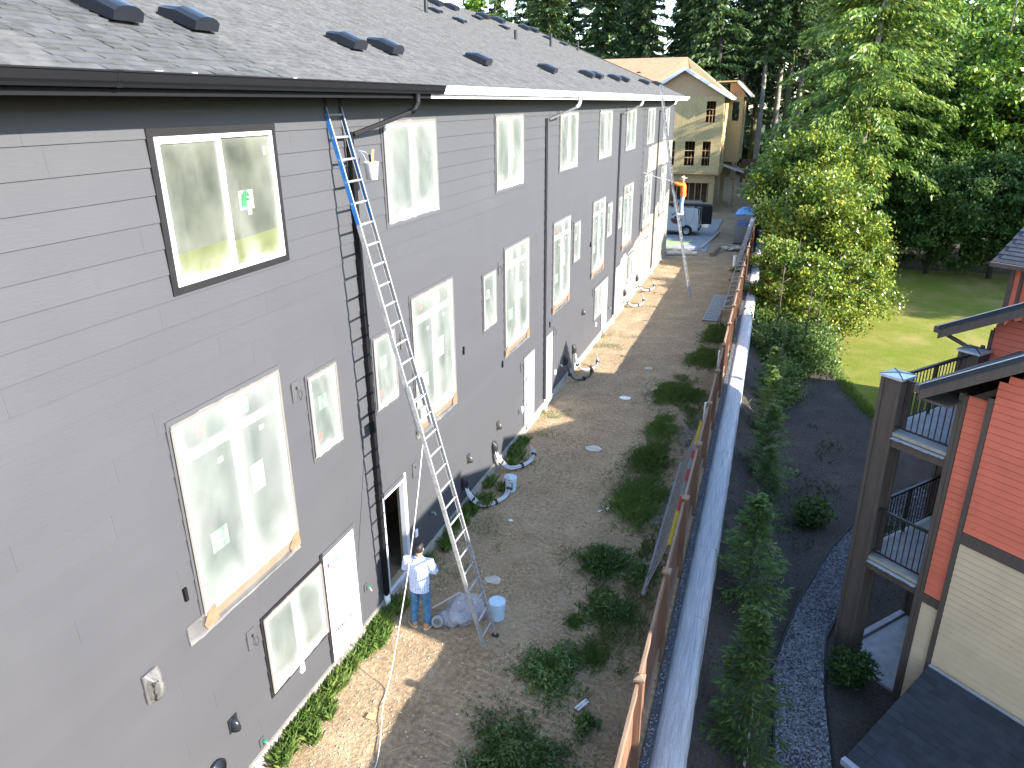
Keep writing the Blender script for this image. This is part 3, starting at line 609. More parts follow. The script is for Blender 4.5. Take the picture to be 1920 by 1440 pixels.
gutter(YA - .4, SPLIT, GUTD, (5.3,)); gutter(SPLIT + .004, YB + EX, GUTW, (15.3, 27.0, 38.0))
for y, l in ((5.85, .10), (6.35, .05), (8.0, .07)): MB().box(.60, .635, y, y + l, 9.2885, 9.305).build('drip_edge_gap', GUTW, H)
DSP = mat('painted_downspout', (.055, .055, .060), .5, .06, 3)
for i, y in enumerate((10.13, 20.46, 30.75, 41.0)):
    dark = i == 0
    m = GUTD if dark else GUTW; yo = y + 1.05
    el = MB().tube([(.68, yo, 9.15), (.68, yo, 9.02), (.65, yo - .04, 8.93), (.60, yo - .12, 8.88)], .047, 10).build('gutter_outlet', m, H, smooth=True)
    MB().bar((.60, yo - .12, 8.88), (.075, y + .06, 8.58), .085, .06).build('downspout_offset', DSP if not dark else GUTD, H, bevel=.008)
    MB().box(.016, .085, y - .048, y + .048, .34, 8.62).build('downspout', DSP if not dark else GUTD, H, bevel=.008)
    for z in (2.6, 5.6): MB().box(.015, .089, y - .06, y + .06, z, z + .03).build('downspout_strap', DSP if not dark else GUTD, H)
    MB().tube([(.05, y, .36), (.055, y, .12), (.06, y, -.03)], .06, 10).build('drain_stub', PAILW, H)
# wall fittings
def hood(y, z, m=HOOD, s=1.0):
    n = 8; vs = []
    for j, (dz, ex) in enumerate(((0, .10), (.06, .115), (.13, .09), (.18, .03))):
        for k in range(n + 1):
            t = math.pi * k / n; vs.append((.012 + ex * math.sin(t) * s, y - .065 * math.cos(t) * s * (1 - .12 * j), z - .09 * s + dz * s))
    fs = [(j * (n + 1) + k, j * (n + 1) + k + 1, (j + 1) * (n + 1) + k + 1, (j + 1) * (n + 1) + k) for j in range(3) for k in range(n)] + [tuple(3 * (n + 1) + k for k in range(n + 1)), tuple(range(n, -1, -1))]
    o = MB().add(vs, fs).build('exhaust_hood', m, H, smooth=True); MB().box(.002, .014, y - .085 * s, y + .085 * s, z - .11 * s, z + .11 * s).build('hood_plate', m, o)
for y, z in ((5.98, 1.20), (14.35, 1.2), (16.35, 1.2), (25.3, 1.9)): hood(y, z, HOOD if y > 7 else VENT)
def plate(y, z, wire=True):
    o = MB().box(-.02, .022, y - .085, y + .085, z - .2, z + .1).build('mounting_block', GREYT, H, bevel=.004)
    MB().tube([(.022, y + .01, z + .0), (.032, y + .01, z)], .022, 10).build('box_opening', BLK, o)
    if wire: MB().tube([(.03, y + .01, z), (.05, y + .02, z - .06), (.06, y + .0, z - .13), (.05, y + .05, z - .2), (.055, y + .09, z - .12), (.05, y + .07, z - .05)], .0045, 5).build('wire', BLK, o)
for y, z, wr in ((8.17, 5.25, 1), (6.56, 2.2, 1), (11.45, 5.02, 0), (16.62, 5.3, 1), (11.62, 2.3, 0), (18.3, 2.2, 1), (21.6, 2.3, 1), (23.55, 5.35, 1), (28.7, 5.4, 1), (26.9, 2.3, 1)): plate(y, z, wr)
def bib(y, z, m=RIM):
    o = MB().box(-.02, .02, y - .05, y + .05, z - .08, z + .06).build('hose_bib', GREYT, H); MB().tube([(.02, y, z), (.10, y, z), (.12, y, z - .05)], .014, 8).build('tap', m, o); MB().lathe([(0, 0), (.03, .003), (.03, .012), (0, .015)], 10, (.07, y, z + .02)).build('tap_handle', mat('tap_green', (.02, .2, .1), .5) if 'tap_green' not in MATS else MATS['tap_green'], o)
for y, z in ((9.5, .95), (6.44, .42), (12.25, .93), (18.05, .9), (22.2, .9), (29.9, .9)): bib(y, z)
for y, z in ((7.52, .84), (11.53, .85), (18.35, .85), (21.75, .8), (27.6, .8)): MB().box(-.015, .03, y - .045, y + .045, z - .08, z + .08).build('outlet_cover', PAILW, H, bevel=.006)
for y, z in ((5.62, 3.55), (14.25, 3.9), (18.95, 4.45), (12.1, 3.15), (16.75, 2.75), (21.05, 2.6), (26.2, 4.2)): MB().box(-.01, .03, y - .022, y + .022, z - .09, z + .09).build('ledger_clip', GUTD, H)
# light fixture wrapped in film, round vent low on the wall
lb = MB().box(-.02, .03, 4.80, 4.98, 2.62, 3.0).build('wall_light', GREYT, H, bevel=.01); MB().box(.03, .13, 4.835, 4.93, 2.66, 2.92).build('lamp_body', BLK, lb, bevel=.02)
V = []; n = 9
for j in range(n):
    for k in range(n):
        u, v = j / (n - 1), k / (n - 1); e = math.sin(math.pi * u) ** .5 * math.sin(math.pi * v) ** .5
        V.append((.034 + .13 * e + random.uniform(-.018, .018) * e, 4.80 + .22 * u + random.uniform(-.012, .012), 2.60 + .40 * v + random.uniform(-.015, .015)))
F = [(j * n + k, j * n + k + 1, (j + 1) * n + k + 1, (j + 1) * n + k) for j in range(n - 1) for k in range(n - 1)]
MB().add(V, F).build('film_wrap', film_mat('wrap_film', .45, (.20, .19, .18), 9), lb, smooth=True)
mbv = MB()
for k in range(4): mbv.lathe([(.16 - k * .03, 0), (.17 - k * .03, .03), (.14 - k * .03, .05)], 18, (0, 0, k * .012), False)
me = mbv.mesh('dryer_vent', VENT, True); me.transform(Matrix.Translation((.012, 5.55, .80)) @ Matrix.Rotation(math.pi / 2, 4, 'Y')); put('dryer_vent', me, H)
# ------------------------------------------------------------------ cedar fence and block wall
FN = thing('cedar_fence', 'brown cedar board fence with capped posts along the dirt yard', 'fence', (5.12, 20, 0))
ys_p = [7.9 + 2.545 * k for k in range(-3, 31)]
for y in ys_p:
    p = MB().box(5.09, 5.19, y - .05, y + .05, -.1, 1.80).build('post', CEDAR, FN)
    MB().box(5.068, 5.212, y - .072, y + .072, 1.801, 1.835).add([(5.068, y - .072, 1.835), (5.212, y - .072, 1.835), (5.212, y + .072, 1.835), (5.068, y + .072, 1.835), (5.14, y, 1.88)], [(0, 1, 4), (1, 2, 4), (2, 3, 4), (3, 0, 4)]).build('post_cap', CEDARE, p)
for i in range(len(ys_p) - 1):
    a, b = ys_p[i] + .052, ys_p[i + 1] - .052
    MB().box(5.094, 5.134, a, b, 1.66, 1.745).build('top_rail', CEDARE, FN); MB().box(5.092, 5.13, a, b, .18, .27).build('bottom_rail', CEDARE, FN); MB().box(5.092, 5.13, a, b, 1.55, 1.655).build('upper_rail', CEDARE, FN)
proto = None; rest = MB(); cnt = 0; y = 4.6
while y < ys_p[-1]:
    dz = random.uniform(-.012, .008)
    if cnt < 297:
        if proto is None: proto = MB().box(-.009, .009, -.0695, .0695, 0, 1.59).mesh('board', CEDAR)
        o = put('board', proto, FN); o.location = (5.081 + random.uniform(-.002, .002), y, .06 + dz)
        o.rotation_euler = (0, 0, random.uniform(-.008, .008)); cnt += 1
    else: rest.box(5.072, 5.09, y - .0695, y + .0695, .06 + dz, 1.65 + dz)
    y += .1445
tag(rest.build('far_boards', CEDAR, FN), kind='stuff')
RW = thing('retaining_wall', 'pale rough concrete block retaining wall below the cedar fence', 'retaining wall', (5.55, 20, -1.3))
ny, y = 0, 2.0
while y < 84:
    L_ = 2.44; xs_ = np.linspace(5.31, 5.80, 6); ys_ = np.linspace(y + .0015, y + L_ - .0015, 9); X, Y = np.meshgrid(xs_, ys_)
    e = np.minimum((X - 5.31) / .04, (5.80 - X) / .10).clip(0, 1); off = random.uniform(-.008, .008)
    Z = -.03 + .07 * np.sqrt(e) + fbm(X * 6, Y * .6, 3.0, 2) * .010 + RNG.uniform(-.006, .006, X.shape); XX = X + fbm(Y * 2, X * 0, 2.0, 4) * .020 * (1 - e) + off * (1 - e)
    i = np.arange(54).reshape(9, 6); V = np.stack([XX.ravel(), Y.ravel(), Z.ravel()], 1); B = V.copy(); B[:, 2] = -2.7
    F = np.stack([i[:-1, :-1], i[:-1, 1:], i[1:, 1:], i[1:, :-1]], -1).reshape(-1, 4)
    ringi = np.concatenate([i[0, :], i[1:, -1], i[-1, -2::-1], i[-2:0:-1, 0]]); nr = len(ringi)
    F2 = np.array([(i[k, 5], i[k, 5] + 54, i[k + 1, 5] + 54, i[k + 1, 5]) for k in range(8)] + [(i[k + 1, 0], i[k + 1, 0] + 54, i[k, 0] + 54, i[k, 0]) for k in range(8)])
    put('block', fast_mesh('block', np.concatenate([V, B]), np.concatenate([F, F2]), BLOCK, True), RW); y += L_; ny += 1
GEO = mat('geotextile', (.045, .05, .06), .9, .3, 10, .4, 40)
mb = MB(); mb.box(5.195, 5.32, 2, 84, -.25, .034); tag(mb.build('drainage_strip', GEO), kind='structure')
n = 1500; q = np.column_stack([RNG.uniform(5.2, 5.3, n), RNG.uniform(6, 30, n), np.full(n, .036)]); stones('strip_gravel', q, .006, .02, STONE)

# ------------------------------------------------------------------ ladders
def section(parent, p0, p1, width, wdir, rail_m, rung_m, sp=.305, rw=.03, rh=.066, start=.15, split=None, rail2=None, nrm=None, rung_r=.017):
    p0 = Vector(p0); p1 = Vector(p1); d = (p1 - p0); L_ = d.length; d.normalize(); wv = Vector(wdir).normalized() * (width / 2)
    nrm = Vector(nrm).normalized() if nrm else d.cross(wv).normalized()
    for s in (-1, 1):
        segs = [(0, L_, rail_m)] if split is None else [(0, split, rail_m), (split + .002, L_, rail2)]
        for a, b, m in segs:
            mb = MB(); q0 = p0 + wv * s + d * a; q1 = p0 + wv * s + d * b
            mb.bar(q0, q1, .007, rh, nrm)           # web of the C-shaped rail
            fl = MB()
            for h in (-1, 1): fl.bar(q0 + nrm * h * (rh / 2 - .004) - wv.normalized() * s * rw * .5, q1 + nrm * h * (rh / 2 - .004) - wv.normalized() * s * rw * .5, rw - .004, .006, nrm)
            ro = mb.build('rail', m, parent); fl.build('rail_flange', m if m is not BLUE else ALU, ro)
    k = start
    while k < L_ - .08:
        c = p0 + d * k; MB().tube([c - wv * 1.02, c + wv * 1.02], rung_r, 7).build('rung', rung_m if not callable(rung_m) else rung_m(k), parent); k += sp
LA = thing('extension_ladder', 'tall aluminium extension ladder with blue upper rails leaning on grey wall', 'ladder', (2.24, 9.84, 0))
b0, t0 = Vector((2.20, 9.85, .16)), Vector((.03, 9.82, 8.98)); dl = (t0 - b0).normalized(); nl = Vector((dl.z, 0, -dl.x))
section(LA, b0, b0 + dl * 4.85, .50, (0, 1, 0), ALU, ALU, .315, nrm=nl)
f0 = b0 + dl * 4.05 + nl * -.055
section(LA, f0, t0 - nl * .05, .43, (0, 1, 0), ALU, ALU, .315, start=.2, split=3.35, rail2=BLUE, nrm=nl)
for s in (-1, 1):
    c = t0 - nl * .05 + Vector((0, s * .2, 0)); MB().box(c.x - .045, c.x + .03, c.y - .035, c.y + .035, c.z - .03, c.z + .12).build('top_pad', BLK, LA, bevel=.01)
lf = b0 + Vector((0, -.25, 0)); MB().bar(lf + dl * .55 + nl * .03, (2.245, 9.58, .02), .03, .02).build('leveller', ALUD, LA); MB().lathe([(0, 0), (.06, .0), (.06, .012), (0, .02)], 12, (2.245, 9.58, .012)).build('foot', SHOE, LA)
rf = b0 + Vector((0, .25, 0)); MB().bar(rf + dl * .35 + nl * .03, (2.235, 10.10, .03), .03, .02).build('leveller', ALUD, LA); MB().box(2.17, 2.30, 10.06, 10.14, .005, .03).build('foot', BLK, LA)
MB().box(1.13, 1.18, 9.72, 9.92, 4.25, 4.45).build('warning_label', PAPER, LA)
rope = [(1.25, 9.60, 3.95), (1.20, 9.34, 2.9), (1.14, 9.03, 1.85), (1.07, 8.70, .9), (1.02, 8.45, .25), (1.0, 8.32, .02), (1.12, 7.95, .02), (1.40, 7.35, .02), (1.58, 6.85, .02), (1.60, 6.3, .02)]
def smooth_path(p, k=6):
    p = [Vector(x) for x in p]; out = []
    for i in range(len(p) - 1):
        a, b, c, d = p[max(i - 1, 0)], p[i], p[i + 1], p[min(i + 2, len(p) - 1)]
        for j in range(k):
            t = j / k; out.append(.5 * ((2 * b) + (c - a) * t + (2 * a - 5 * b + 4 * c - d) * t * t + (3 * b - a - 3 * c + d) * t ** 3))
    return out + [p[-1]]
tag(MB().tube(smooth_path(rope), .0075, 6).build('rope', mat('white_rope', (.62, .60, .56), .8)), 'thin white rope hanging from the blue ladder to the dirt', 'rope')
# pail with brush on the blue ladder
pl = thing('paint_pail', 'small white pail with a brush hung on the blue ladder', 'pail', (.30, 10.26, 7.93))
MB().lathe([(.0, 0), (.085, 0), (.108, .24), (.114, .245), (.114, .26), (.104, .26), (.083, .01), (0, .01)], 18, (.30, 10.26, 7.93)).build('pail_body', PAILW, pl, smooth=True)
MB().tube([(.30, 10.15, 8.18), (.26, 10.12, 8.30), (.2, 10.10, 8.36), (.26, 10.2, 8.33), (.30, 10.37, 8.18)], .004, 5).build('pail_handle', RIM, pl)
MB().bar((.30, 10.28, 8.12), (.27, 10.40, 8.36), .03, .018).build('brush_handle', mat('brush_wood', (.52, .36, .10), .5), pl); MB().bar((.33, 10.22, 8.1), (.32, 10.19, 8.3), .03, .012).build('putty_knife', BLK, pl)
# buckets
def bucket(x, y, label, lidm=PLAST, sticker=False):
    b = thing('bucket', label, 'bucket', (x, y, .0))
    MB().lathe([(0, 0), (.132, 0), (.150, .30), (.156, .302), (.156, .315), (.150, .317), (.151, .335), (.157, .337), (.157, .36), (.150, .362)], 24, (0, 0, .01)).build('bucket_body', PLAST, b, smooth=False, world=False)
    MB().lathe([(.160, .345), (.162, .372), (.150, .378), (.145, .366), (.0, .366)], 24, (0, 0, .01)).build('lid', lidm, b, world=False)
    MB().tube([(.157, 0, .32), (.19, .02, .22), (.165, .12, .12), (.02, .165, .09), (-.12, .13, .12), (-.16, .02, .22), (-.157, 0, .32)], .0035, 5).build('handle', RIM, b, world=False)
    if sticker:
        for t0_, t1_, m in ((3.6, 4.45, mat('label_maroon', (.10, .015, .03), .5, .3, 20)), (4.46, 5.5, PAPER)):
            vs = []; n = 6
            for k in range(n + 1):
                t = t0_ + (t1_ - t0_) * k / n
                for z in (.07, .28): rr = .1335 + .018 * z / .3 + .0025; vs.append((rr * math.cos(t), rr * math.sin(t), z + .01))
            MB().add(vs, [(2 * k, 2 * k + 2, 2 * k + 3, 2 * k + 1) for k in range(n)]).build('label_band', m, b, world=False)
    return b
bucket(2.10, 10.58, 'pale blue lidded bucket standing at the foot of the blue ladder')
bucket(.73, 15.25, 'pale blue lidded bucket with maroon label beside the wall hoses', sticker=True)

# line set bundles out of the wall
FOAMW = mat('white_insulation', (.42, .43, .45), .6, .06, 20); FOAMK = mat('dark_insulation', (.05, .05, .05), .7, .1); COPPER = mat('copper', (.5, .22, .1), .35, .1, metal=.8)
def line_set(y, label, n=4, m=FOAMW, sc_=1.0, z=.75):
    t = thing('hose_bundle', label, 'hose bundle', (.1, y, 0), group='line set hose bundles')
    mb = MB(); nn = 8; vs = []
    for j, (dz, ex) in enumerate(((-.16, .10), (0, .13), (.10, .10), (.16, .03))):
        for k in range(nn + 1): a = math.pi * k / nn; vs.append((.015 + ex * math.sin(a), y - .085 * math.cos(a), z + dz))
    fs = [(j * (nn + 1) + k, j * (nn + 1) + k + 1, (j + 1) * (nn + 1) + k + 1, (j + 1) * (nn + 1) + k) for j in range(3) for k in range(nn)]
    mb.add(vs, fs).build('wall_cover', BLK, t, smooth=True)
    for k in range(n):
        o = (k - (n - 1) / 2) * .036; r_ = .0165
        pts = [(.06, y + o * .7, z - .02), (.12, y + o, z - .22), (.20 + .02 * k, y + .05 + o, .32), (.38, y + .22 + o, .10 + .018 * (k % 2)), (.62, y + .50 + o, .055 + .04 * (k % 2)), (.80 - .03 * k, y + .88 + o, .10), (.80 - .05 * k, y + 1.12 + o, .30 + .03 * k)]
        pts = [(.0 + (p[0] - 0) * sc_, y + (p[1] - y) * sc_, p[2]) for p in pts]
        MB().tube(smooth_path(pts, 5), r_, 8).build('hose', m, t, smooth=True)
        e = pts[-1]; MB().tube([e, (e[0] - .03, e[1] + .05, e[2] + .14)], .006, 6).build('copper_end', COPPER, t)
    for c, d_ in (((.20, y + .06, .32), (.1, .08, -.2)), ((.62, y + .50, .075), (.24, .38, 0)), ((.79, y + 1.0, .2), (0, .2, .2))):
        c = Vector((c[0] * sc_, y + (c[1] - y) * sc_, c[2])); d_ = Vector(d_).normalized(); MB().tube([c - d_ * .02, c + d_ * .02], .075, 10).build('tie_band', BLK, t)
    return t
line_set(13.98, 'white hose bundle from black wall cover just past the open door'); line_set(15.98, 'white hose bundle curving to the ground past the maroon labelled bucket')
line_set(22.9, 'dark and white hose loop beyond the third downspout, nearer of the pair', 3, FOAMK, .95, .85); line_set(24.0, 'dark hose loop beyond the second downspout, farther of the pair', 3, FOAMW, .9, .9)
line_set(33.3, 'hose bundle against the unpainted siding, nearer of two', 3, FOAMW, 1.0); line_set(36.5, 'hose bundle against the unpainted siding, farther of two', 3, FOAMW, 1.0)

# crumpled plastic bundle by the man
def blob(c, r, seed, amp=.16, nu=26, nv=18, squash=.62):
    u = np.linspace(0, 2 * np.pi, nu, endpoint=False); v = np.linspace(.02, np.pi - .02, nv); Uu, Vv = np.meshgrid(u, v)
    X, Y, Z = np.cos(Uu) * np.sin(Vv), np.sin(Uu) * np.sin(Vv), np.cos(Vv)
    d = 1 + amp * fbm(X * 2.2 + Z, Y * 2.2 - Z, 1.2, seed) + amp * .5 * fbm(X * 6, Y * 6 + Z * 5, 1.0, seed + 1)
    V = np.stack([c[0] + X * d * r[0], c[1] + Y * d * r[1], np.maximum(c[2] + Z * d * r[2], .012)], -1).reshape(-1, 3)
    i = np.arange(nu * nv).reshape(nv, nu); j = np.roll(i, -1, 1); F = np.stack([i[:-1], j[:-1], j[1:], i[1:]], -1).reshape(-1, 4); return V, F
bn = thing('plastic_bundle', 'crumpled clear plastic bundle lying on dirt beside the checked shirt man', 'plastic bundle', (1.45, 10.3, 0))
BUN = film_mat('bundle_film', .42, (.40, .42, .47), 2., .25)
for nm, c, r, s in (('crumpled_sheet', (1.52, 10.42, .17), (.36, .40, .22), 3), ('loose_fold', (1.30, 10.16, .11), (.26, .16, .14), 9)):
    V, F = blob(c, r, s, .13, 44, 30); put(nm, fast_mesh(nm, V, F, BUN, True), bn)
mb = MB(); 
for k in range(3): mb.lathe([(.10 - .03 * k, 0), (.11 - .03 * k, .004), (.11 - .03 * k, .10), (.10 - .03 * k, .104)], 16, (0, 0, 0))
me = mb.mesh('film_roll', PAPER, True); me.transform(Matrix.Translation((1.14, 10.02, .13)) @ Matrix.Rotation(1.2, 4, 'X') @ Matrix.Rotation(.3, 4, 'Y')); put('film_roll', me, bn)
MB().bar((1.0, 10.1, .30), (1.36, 10.55, .42), .03, .012).build('wand', RIM, bn)
tag(MB().tube(smooth_path([(1.75, 10.8, .2), (1.9, 10.85, .16), (2.02, 10.82, .03), (2.1, 10.78, .02)]), .008, 6).build('hose', PAPER), 'thin pale hose trailing from the plastic bundle to the ladder', 'hose')

# ------------------------------------------------------------------ fibreglass ladder lying on edge against the fence
L3 = thing('step_ladder', 'long red and yellow fibreglass ladder leaning sideways on the cedar fence', 'ladder', (4.85, 14, 0))
for x, z, tag_, m0 in ((5.0, 1.55, 0, None), (4.58, .10, 1, ALUD)):
    y0 = 12.05
    if tag_ == 0:
        for a, b, m in ((12.05, 13.3, YEL), (13.3, 13.9, RED), (13.9, 14.6, ALUD), (14.6, 15.2, RED), (15.2, 15.75, ALUD), (15.75, 16.2, RED), (16.2, 16.5, ALUD), (16.5, 18.0, YEL)): MB().bar((x, a, z - .25), (x, b - .003, z - .25), .03, .09, (-.9, 0, .3)).build('rail', m, L3)
    else: MB().bar((x, 12.0, z), (x, 17.9, z), .03, .08, (-.9, 0, .3)).build('rail', m0, L3)
k = 12.2
while k < 17.9: MB().tube([(4.985, k + .06, 1.28), (4.59, k - .02, .12)], .014, 6).build('rung', ALU, L3); k += .305
for yy in (13.1, 17.4): MB().tube([(5.03, yy, 1.3), (5.06, yy, 1.45)], .012, 6).build('hook', PAILW, L3)
L4 = thing('lying_ladder', 'short aluminium ladder lying flat on the dirt near the fence', 'ladder', (4.12, 34.5, 0))
section(L4, (4.05, 32.1, .06), (4.2, 36.9, .06), .62, (1, .03, 0), ALU, ALUD, .30, nrm=(0, 0, 1), rung_r=.045)
L5 = thing('trestle_ladder', 'old ladder resting on a sawhorse beside the sunlit cedar fence', 'ladder', (4.85, 36, 0))
section(L5, (4.80, 31.2, .95), (4.80, 41.8, 1.0), .34, (1, 0, .2), ALUD, OLDW, .95, nrm=(-.2, 0, 1), rung_r=.04)
SH = thing('sawhorse', 'orange wooden sawhorse under the old ladder by the fence', 'sawhorse', (4.8, 31.1, 0))
MB().bar((4.5, 31.1, .86), (5.05, 31.1, .86), .09, .09).build('beam', STUD, SH)
for sx in (4.58, 4.97):
    for sy in (-.3, .3): MB().bar((sx, 31.1, .85), (sx + (.05 if sx > 4.8 else -.05), 31.1 + sy, .0), .04, .09).build('leg', CEDARE, SH)
for y, c in ((22.8, 'white pipe offcut'), (18.3, 'short white pipe')):
    tag(MB().tube([(5.03, y, .9), (5.035, y, 1.72)], .03, 8).build('pipe', PAILW), f'{c} standing against the cedar fence ' + ('beyond the weeds' if y > 20 else 'past the red and yellow ladder'), 'pipe')
# far ladder, plank, white pipe, lumber
LB = thing('far_ladder', 'long aluminium ladder with orange shirted worker leaning on white gutter', 'ladder', (2.75, 36.5, 0))
section(LB, (2.72, 36.45, .02), (1.62, 36.45, 5.0), .50, (0, 1, 0), ALU, ALU, .305, nrm=(.97, 0, .22)); section(LB, (1.74, 36.45, 4.15), (.66, 36.45, 9.75), .43, (0, 1, 0), ALU, ALU, .305, nrm=(.97, 0, .22))
tag(MB().bar((4.52, 44.4, .05), (4.98, 51.0, 1.95), .05, .26, (-1, 0, .2)).build('plank', OLDW, bevel=.01), 'long grey plank propped up against the far fence', 'plank')
tag(MB().lathe([(.10, 0), (.10, .62), (.085, .62), (.085, .02), (0, .02)], 14, (4.35, 44.6, 0)).build('pipe_stub', PAILW, smooth=False), 'white pipe stub sticking up from the dirt beside the plank', 'pipe')
LP = thing('lumber_stack', 'short reddish lumber stack lying by the concrete pad', 'lumber', (2.95, 48, 0))
for k in range(5): MB().bar((2.75 + .09 * (k % 3), 47.2, .06 + .09 * (k // 3)), (3.05 + .09 * (k % 3), 49.3, .06 + .09 * (k // 3) + .1), .08, .08).build('board', CEDARE, LP)
n = 46
RP_ = thing('rubble_pile', 'heap of broken pale concrete and rock before the portable toilets', 'rubble', (4.0, 49.6, 0)); base_r = []
for k in range(46):
    r_ = random.uniform(.08, .2); x = 3.35 + random.random() * 1.35; y = 49.3 + random.random() * .9; V, F = blob((0, 0, 0), (r_, r_ * random.uniform(.7, 1.2), r_ * .6), k, .3, 7, 5); V[:, 2] += r_ * .4; V += np.array([x, y, random.uniform(0, .12)]); put('rock', fast_mesh('rock', V, F, PEB), RP_)
tag(MB().tube([(.12, 46.9, .12), (1.9, 47.35, .12)], .12, 10).build('fallen_log', mat('pale_log', (.5, .44, .36), .9, .2, 6)), 'pale log roll lying across the end of the grey townhouse', 'log')
tag(MB().box(-9, 2.35, 48.9, 63.0, -.1, .045).box(2.05, 2.35, 48.5, 48.89, -.1, .046).build('pavement', mat('pad_concrete', (.23, .235, .24), .9, .15, 1.5, .2, 20)), kind='structure')
MB()
tag(MB().bar((1.95, 49.2, .10), (2.62, 56.2, .10), .16, .10).build('kerb_form', OLDW), 'grey timber form board along the edge of the concrete pad', 'timber')
tag(MB().add([(-.9, 49.3, .055), (.75, 50.6, .055), (1.25, 52.1, .055), (-.7, 51.6, .055), (-.9, 49.3, .07), (.75, 50.6, .07), (1.25, 52.1, .07), (-.7, 51.6, .07)], [(0, 3, 2, 1), (4, 5, 6, 7), (0, 1, 5, 4), (1, 2, 6, 5), (2, 3, 7, 6), (3, 0, 4, 7)]).build('green_board', mat('green_panel', (.26, .34, .14), .7)), 'green sheet panel lying on the concrete pad by the van', 'panel')
# litter on the dirt
LIT = mat('litter_white', (.62, .62, .60), .6, .05)
tag(MB().box(0, .09, 0, .26, .01, .02).box(.035, .05, 0, .26, .02, .045).build('paper_scrap', LIT), 'folded white packaging scrap lying by the weeds near the fence', 'scrap').matrix_basis = Matrix.Translation((4.02, 8.9, 0)) @ Matrix.Rotation(-.45, 4, 'Z')
tag(MB().tube([(3.02, 14.9, .02), (3.24, 15.15, .02)], .014, 6).build('paper_scrap', LIT), 'thin white stick of litter on the open dirt', 'scrap')
def disc(x, y, r_, label, m):
    V, F = blob((x, y, .0), (r_, r_ * .8, .03), int(x * 7 + y), .12, 18, 8); tag(put('flat_stone', fast_mesh('flat_stone', V, F, m, True)), label, 'stone')
PALE = mat('pale_stone', (.40, .37, .32), .95, .2, 8)
disc(1.62, 11.65, .18, 'round pale cleanout lid in the dirt by the blue ladder bucket', PALE); disc(2.15, 18.2, .26, 'round buried lid in the dirt past the white hoses', PALE); disc(2.25, 22.2, .20, 'white flat stone in the shaded dirt beyond the sunlit wedge', LIT); disc(2.5, 25.3, .16, 'pale stone near the dark hose loops', PALE)
disc(1.2, 13.9, .06, 'small white litter lump near the nearer white hoses', LIT)
tag(MB().box(1.43, 1.56, 7.75, 7.86, .012, .02).build('leaf_scrap', mat('yellow_scrap', (.6, .5, .15), .7)), 'small yellow scrap on the sunlit dirt by the grass', 'scrap').matrix_basis = Matrix.Translation((-.45, -.1, .005))
for (x, y, a) in ((2.3, 6.2, .9), (2.5, 6.5, .95), (2.95, 7.1, 1.0)):
    d_ = Vector((math.cos(a), -math.sin(a), 0)); p = Vector((x, y, .025)); tag(MB().bar(p - d_ * .45, p + d_ * .45, .02, .012).build('lath_strip', mat('lath', (.45, .36, .25), .8) if 'lath' not in MATS else MATS['lath'], None), 'thin pale wooden lath lying on the dirt near the weeds', 'lath', 'laths on the dirt')
# ------------------------------------------------------------------ people
def loft(mb, rings, n=18):
    """rings: (cx, cy, z, rx, ry)"""
    vs = []; m = len(rings)
    for cx, cy, z, rx, ry in rings:
        for k in range(n): t = 2 * math.pi * k / n; vs.append((cx + rx * math.cos(t), cy + ry * math.sin(t), z))
    fs = [(i * n + k, i * n + (k + 1) % n, (i + 1) * n + (k + 1) % n, (i + 1) * n + k) for i in range(m - 1) for k in range(n)] + [tuple(range(n - 1, -1, -1)), tuple((m - 1) * n + k for k in range(n))]
    return mb.add(vs, fs)
def remesh(o, vox, it=2):
    r_ = o.modifiers.new('remesh', 'REMESH'); r_.mode = 'VOXEL'; r_.voxel_size = vox; r_.use_smooth_shade = True
    s = o.modifiers.new('smooth', 'SMOOTH'); s.factor = .5; s.iterations = it; return o
def wrinkle(o, strength=.02, size=.09):
    tx = bpy.data.textures.new('folds', 'CLOUDS'); tx.noise_scale = size; d = o.modifiers.new('folds', 'DISPLACE'); d.texture = tx; d.strength = strength; d.mid_level = .5; return o
def hand(mb, wrist, fwd, up, s=1.0, curl=.6, side=1):
    """palm, four fingers of unequal length, thumb from the side of the palm"""
    w = Vector(wrist); f = Vector(fwd).normalized(); u = Vector(up); u = (u - f * u.dot(f)).normalized(); r_ = f.cross(u) * side
    mb.tube([w - f * .02, w + f * .045 * s, w + f * .085 * s], [.026 * s, .036 * s, .034 * s], 8)
    for k, (o, l) in enumerate(((-.028, .066), (-.010, .076), (.010, .071), (.027, .056))):
        p0 = w + f * .08 * s + r_ * o * s; p1 = p0 + (f * math.cos(curl * .5) - u * math.sin(curl * .5)) * l * .45 * s; p2 = p1 + (f * math.cos(curl * 1.5) - u * math.sin(curl * 1.5)) * l * .35 * s; p3 = p2 + (f * math.cos(curl * 2.4) - u * math.sin(curl * 2.4)) * l * .28 * s
        mb.tube([p0, p1, p2, p3], [.0105 * s, .0095 * s, .009 * s, .0075 * s], 6)
    t0_ = w + f * .03 * s - r_ * .03 * s; t1_ = t0_ + (f * .6 - r_ * .6 - u * .3) * .04 * s; t2_ = t1_ + (f * .8 - u * .6) * .035 * s; mb.tube([t0_, t1_, t2_], [.013 * s, .011 * s, .009 * s], 6)
